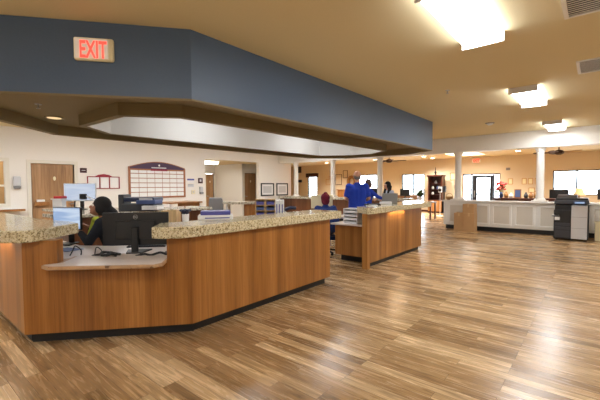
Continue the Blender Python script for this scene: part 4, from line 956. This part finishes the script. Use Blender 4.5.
def person(label, x, y, rz, P, skin, top, legs, hair, hairstyle, sleeves='long', extra=None, fem=False):
    """P: joints in local space; figure looks to +y"""
    t = thing('person', label, 'person', (x, y, 0), rz)
    s = P['s']; hd = P['head']; tilt = P.get('tilt', 0); turn = P.get('turn', 0)
    HM = Matrix.Translation(hd) @ Matrix.Rotation(turn, 4, 'Z') @ Matrix.Rotation(-tilt, 4, 'X')
    b = BM()
    sw = 1 if not fem else .9
    pel, wai, che, nec = P['pelvis'], P['waist'], P['chest'], P['neck']
    def torso(bm, g=0):
        for a, c, ra, rb, w in ((pel, wai, .115, .105, 1.35), (wai, che, .105, .125, 1.4)):
            for k in (-1, 0, 1): caps(bm, a+V(k*.06*w*sw, 0, 0), c+V(k*.065*w*sw, 0, 0), (ra+g)*s*.95, (rb+g)*s*.95)
        for sd in 'LR': caps(bm, che+V((.04 if sd == 'R' else -.04), 0, .02), P['sh'+sd]+V(0, 0, 0), (.10+g)*s, (.062+g)*s)
        caps(bm, che, nec-V(0, 0, .05), (.11+g)*s, (.07+g)*s)
    torso(b)
    caps(b, nec-V(0, 0, .06), hd-V(0, .01, .06), .056*s, .052*s)
    # head: cranium, jaw, nose, ears
    def hb(c, r, sc): ball(b, HM @ V(*c), r, sc, 16, HM.to_3x3())
    hb((0, -.01, .03), .098*s, (.82, 1.0, .98)); hb((0, .03, -.035), .075*s, (.80, .95, 1.15)); hb((0, .075, -.085), .03*s, (1.1, .8, .8))
    hb((0, .105, -.02), .016*s, (.9, 1.2, 1.5)); hb((.082*s, -.005, -.01), .026, (.4, .8, 1.2)); hb((-.082*s, -.005, -.01), .026, (.4, .8, 1.2))
    for sd in 'LR':
        caps(b, P['sh'+sd], P['el'+sd], .052*s, .041*s); caps(b, P['el'+sd], P['wr'+sd], .040*s, .027*s)
        caps(b, P['hip'+sd], P['kn'+sd], .088*s, .058*s); caps(b, P['kn'+sd], P['an'+sd], .055*s, .038*s)
        an = P['an'+sd]; caps(b, an-V(0, .03, .03), an+V(0, .15, -.045), .036, .03)
        # hand: palm, four unequal fingers, thumb
        w = P['wr'+sd]; d = (w-P['el'+sd]).normalized(); sg = 1 if sd == 'R' else -1
        side = d.cross(V(0, 0, 1)).normalized() if abs(d.z) < .95 else V(1, 0, 0); up = side.cross(d).normalized()
        pc = w+d*.05*s; 
        for k in (-1, 0, 1): caps(b, w+side*k*.012, w+d*.085*s+side*k*.024, .017, .014)
        for k, ln in enumerate((.066, .076, .071, .055)):
            r0 = w+d*.085*s+side*(-.032+.0215*k); r1 = r0+d*ln*.5-up*.008; r2 = r1+d*ln*.4-up*.03
            caps(b, r0, r1, .0095, .009); caps(b, r1, r2, .009, .0075)
        r0 = w+d*.03*s-side*sg*.025; r1 = r0+d*.035-side*sg*.03; r2 = r1+d*.03-side*sg*.006-up*.01
        caps(b, r0, r1, .013, .011); caps(b, r1, r2, .011, .009)
    remesh('body', b, skin, t, .0085, 2)
    # face
    for sx in (-1, 1):
        e = BM(); ball(e, HM @ V(sx*.032*s, .083*s, .008), .013, seg=10); o = obj('eye', e, 'eye', t, smooth=True, world=False)
        e = BM(); ball(e, HM @ V(sx*.032*s, .0935*s, .008), .0065, (1, .5, 1), 10); obj('iris', e, 'hairb', o, smooth=True, world=False)
        e = BM(); ball(e, HM @ V(sx*.032*s, .09*s, .034), .018, (1.1, .3, .22), 10); obj('eyebrow', e, hair, t, world=False)
    e = BM(); ball(e, HM @ V(0, .1*s, -.062), .022, (1.1, .35, .35), 10, HM.to_3x3()); obj('mouth', e, 'lip', t, smooth=True, world=False)
    # hair
    b = BM()
    def hh(c, r, sc): ball(b, HM @ V(*c), r, sc, 18, HM.to_3x3())
    if hairstyle == 'bald':
        hh((0, -.045, -.005), .088*s, (.97, .75, .8)); hh((.05, -.02, .0), .05, (.75, 1.1, .8)); hh((-.05, -.02, .0), .05, (.75, 1.1, .8))
    elif hairstyle == 'beanie':
        hh((0, -.02, .05), .108*s, (.92, 1.05, .95)); hh((0, -.05, -.02), .098*s, (.92, .8, 1.0)); hh((0, -.03, .15), .04, (1, 1, .7))
    else:
        hh((0, -.02, .045), .108*s, (.88, 1.02, .98)); hh((0, -.05, -.03), .10*s, (.92, .75, 1.1))
        hh((.06, -.01, -.01), .055, (.7, 1.1, 1.3)); hh((-.06, -.01, -.01), .055, (.7, 1.1, 1.3))
        if hairstyle == 'long':
            for k in range(-2, 3): caps(b, HM @ V(.035*k, -.07, -.02), HM @ V(.045*k, -.09, -.27), .05, .035)
            for k in (-1, 1): caps(b, HM @ V(.085*k, -.02, .02), HM @ V(.1*k, -.02, -.22), .032, .03)
        if hairstyle == 'tail':
            caps(b, HM @ V(0, -.09, .0), HM @ V(0, -.17, -.04), .06, .055); caps(b, HM @ V(0, -.17, -.04), HM @ V(.0, -.23, -.16), .05, .03)
    remesh('hat' if hairstyle == 'beanie' else 'hair', b, hair, t, .008, 4)
    # top
    b = BM(); torso(b, .014)
    caps(b, pel+V(0, 0, .0), pel-V(0, 0, .03*s), .14*s, .15*s) if not P.get('sit') else None
    for sd in 'LR':
        sh, el, wr = P['sh'+sd], P['el'+sd], P['wr'+sd]
        if sleeves == 'short': caps(b, sh, sh.lerp(el, .72), .072*s, .068*s)
        else: caps(b, sh, el, .070*s, .056*s); caps(b, el, el.lerp(wr, .9), .055*s, .04*s)
    # neck opening: cut away cloth above the collar
    remesh('shirt' if sleeves == 'short' else 'jacket', b, top, t, .012, 4)
    b = BM()
    for sd in 'LR':
        caps(b, P['hip'+sd]+V(0, 0, .0), P['kn'+sd], .108*s, .075*s); caps(b, P['kn'+sd], P['kn'+sd].lerp(P['an'+sd], .93), .075*s, .058*s)
        caps(b, pel, P['hip'+sd], .125*s, .11*s)
    remesh('trousers', b, legs, t, .014, 4)
    for sd in 'LR':
        b = BM(); an = P['an'+sd]; caps(b, an-V(0, .035, .035), an+V(0, .16, -.045), .045, .04); remesh('shoe', b, 'black', t, .01, 2)
    if extra: extra(t, HM)
    return t
def standing(s, lean=0, arms=None, **k):
    z = lambda v: v*s
    P = dict(s=s, pelvis=V(0, 0, z(.97)), waist=V(0, .01, z(1.12)), chest=V(0, .01+lean*.5, z(1.34)), neck=V(0, .0+lean, z(1.53)), head=V(0, .02+lean*1.2, z(1.685)))
    for sd, g in (('L', -1), ('R', 1)):
        P['sh'+sd] = V(g*.19*s, lean*.8, z(1.45)); P['hip'+sd] = V(g*.10*s, 0, z(.92)); P['kn'+sd] = V(g*.115*s, .02, z(.50)); P['an'+sd] = V(g*.12*s, -.02, z(.085))
    for sd, (e, w) in arms.items(): P['el'+sd] = P['sh'+sd]+V(*e)*s; P['wr'+sd] = P['el'+sd]+V(*w)*s
    P.update(k); return P
def seated(s, lean, arms, seat=.47, **k):
    P = dict(s=s, sit=True, pelvis=V(0, 0, seat+.10), waist=V(0, lean*.2, seat+.25), chest=V(0, lean*.6, seat+.46), neck=V(0, lean, seat+.62), head=V(0, lean*1.35+.02, seat+.745))
    for sd, g in (('L', -1), ('R', 1)):
        P['sh'+sd] = V(g*.175*s, lean*.85, seat+.55); P['hip'+sd] = V(g*.09, .02, seat+.09); P['kn'+sd] = V(g*.12, .44, seat+.07); P['an'+sd] = V(g*.12, .42, .085)
    for sd, (e, w) in arms.items(): P['el'+sd] = P['sh'+sd]+V(*e)*s; P['wr'+sd] = P['el'+sd]+V(*w)*s
    P.update(k); return P
def task_chair(x, y, rz, label, mat, seat=.46, back=.5):
    t = thing('task_chair', label, 'chair', (x, y, 0), rz); m = chain(t)
    b = BM(); prism(b, [(-.24, -.2), (-.2, -.24), (.2, -.24), (.24, -.2), (.23, .2), (.18, .25), (-.18, .25), (-.23, .2)], seat-.10, seat-.03, m); obj('seat', b, mat, t, .02)
    b = BM(); prism(b, [(-.2, 0), (.2, 0), (.23, .15), (.22, back-.08), (.16, back), (-.16, back), (-.22, back-.08), (-.23, .15)], -.03, .03, m @ Matrix.Translation((0, -.30, seat+.08)) @ Matrix.Rotation(pi/2+.08, 4, 'X')); obj('backrest', b, mat, t, .02)
    b = BM(); tube(b, [m @ V(0, -.15, seat-.1), m @ V(0, -.32, seat-.05), m @ V(0, -.335, seat+.2)], .022); obj('back_support', b, 'black', t)
    b = BM(); cyl(b, m @ V(0, 0, .1), m @ V(0, 0, seat-.1), .03); obj('gas_lift', b, 'black', t)
    for g in (-1, 1):
        b = BM(); tube(b, [m @ V(g*.2, 0, seat-.08), m @ V(g*.285, 0, seat-.06), m @ V(g*.285, 0, seat+.17)], .014); box(b, g*.285-.03, g*.285+.03, -.12, .12, seat+.17, seat+.2, m); obj('armrest', b, 'black', t)
    b = BM()
    for k in range(5):
        a = k*2*pi/5; cyl(b, m @ V(0, 0, .1), m @ V(.28*cos(a), .28*sin(a), .06), .02)
        ball(b, m @ V(.28*cos(a), .28*sin(a), .03), .03, seg=8)
    obj('star_base', b, 'black', t)
def scarf(t, HM):
    b = BM(); n = 14
    c = HM.translation+V(0, -.02, -.155)
    pts = [c+V(.085*cos(a), .085*sin(a), .012*sin(3*a)) for a in [2*pi*k/n for k in range(n+1)]]
    for p, q in zip(pts, pts[1:]): caps(b, p, q, .03, .03)
    caps(b, c+V(.0, .09, -.0), c+V(.0, .15, -.20), .035, .04)
    remesh('scarf', b, 'lime', t, .011, 3)
# seated woman at the front desk
wx, wy = -4.78, 2.03
person('seated woman in black fleece and lime scarf with dark tied hair, at the front desk', wx, wy, radians(130),
       seated(.98, .16, {'L': ((-.04, .14, -.24), (.08, .15, .12)), 'R': ((.03, .16, -.22), (-.10, .16, .14))}, seat=.46, tilt=-.25, turn=.45), 'skin2', 'blackc', 'blackc', 'hairb', 'tail', extra=scarf, fem=True)
task_chair(wx, wy, radians(130), 'black task chair under the seated woman in black fleece', 'blackm')
t = None
# person in maroon hat
hx, hy = at(325.5, 7.7)
person('seated person seen from behind in blue jacket and maroon knit hat', hx, hy, YAW+.1, seated(1.0, .05, {'L': ((-.06, .08, -.26), (.06, .22, .06)), 'R': ((.06, .08, -.26), (-.06, .22, .06))}, seat=.42, tilt=-.15), 'skin', 'bluej', 'bluej', 'beanie', 'beanie')
task_chair(hx, hy, YAW+.1, 'navy task chair under the person in the maroon hat', 'bluej', seat=.42)
# man in scrubs
mx, my = at(357, 8.07)
person('standing balding man seen from behind in royal blue scrubs, arms bent in front', mx, my, YAW-.05, standing(1.0, .03, {'L': ((-.07, -.02, -.27), (.10, .20, -.06)), 'R': ((.07, -.02, -.27), (-.06, .20, -.07))}, tilt=-.3), 'skin', 'scrub', 'scrub', 'hairg', 'bald', 'short')
qx, qy = at(366, 10.0)
person('woman in blue scrubs with dark hair half hidden behind the balding man, one arm out', qx, qy, YAW-1.2, standing(.90, .05, {'L': ((-.12, .1, -.2), (.0, .22, -.05)), 'R': ((.1, .18, -.16), (.05, .22, -.08))}), 'skin', 'scrub', 'scrub', 'hairbr', 'short', 'long', fem=True)
qx, qy = at(390.5, 10.8)
person('woman with long black hair and pale coat beyond the farther island, facing left', qx, qy, YAW+pi*.62, standing(.875, .1, {'L': ((-.05, .1, -.24), (.05, .22, .0)), 'R': ((.05, .1, -.24), (-.05, .22, .0))}, tilt=-.25), 'skin', 'lightc', 'scrub', 'hairb', 'long', fem=True)
# ---------------------------------------------------------------- camera, world
cam = bpy.data.cameras.new('camera'); co = bpy.data.objects.new('camera', cam); C.objects.link(co)
yaw, pt, rl = radians(-39.86), radians(2.188), radians(-.3247)
Rz = Matrix.Rotation(yaw, 3, 'Z').to_3x3(); Rx = Matrix.Rotation(pt, 3, 'X'); Ry = Matrix.Rotation(rl, 3, 'Y')
MM = Ry @ Rx @ Rz
r_, f_, u_ = MM[0], MM[1], MM[2]
co.matrix_world = Matrix(((r_[0], u_[0], -f_[0], 0), (r_[1], u_[1], -f_[1], 0), (r_[2], u_[2], -f_[2], H), (0, 0, 0, 1)))
cam.sensor_width = 36; cam.lens = 355.48/600*36; cam.clip_start = .05; cam.clip_end = 200
S.camera = co
w = bpy.data.worlds.new('sky'); S.world = w; w.use_nodes = True; nt = w.node_tree
bg = nt.nodes['Background']; bg.inputs['Color'].default_value = (.86, .93, 1.0, 1); bg.inputs['Strength'].default_value = 5.0
S.view_settings.view_transform = 'Standard'; S.view_settings.look = 'None'; S.view_settings.gamma = 1; S.view_settings.use_curve_mapping = False
S.view_settings.exposure = 1.62
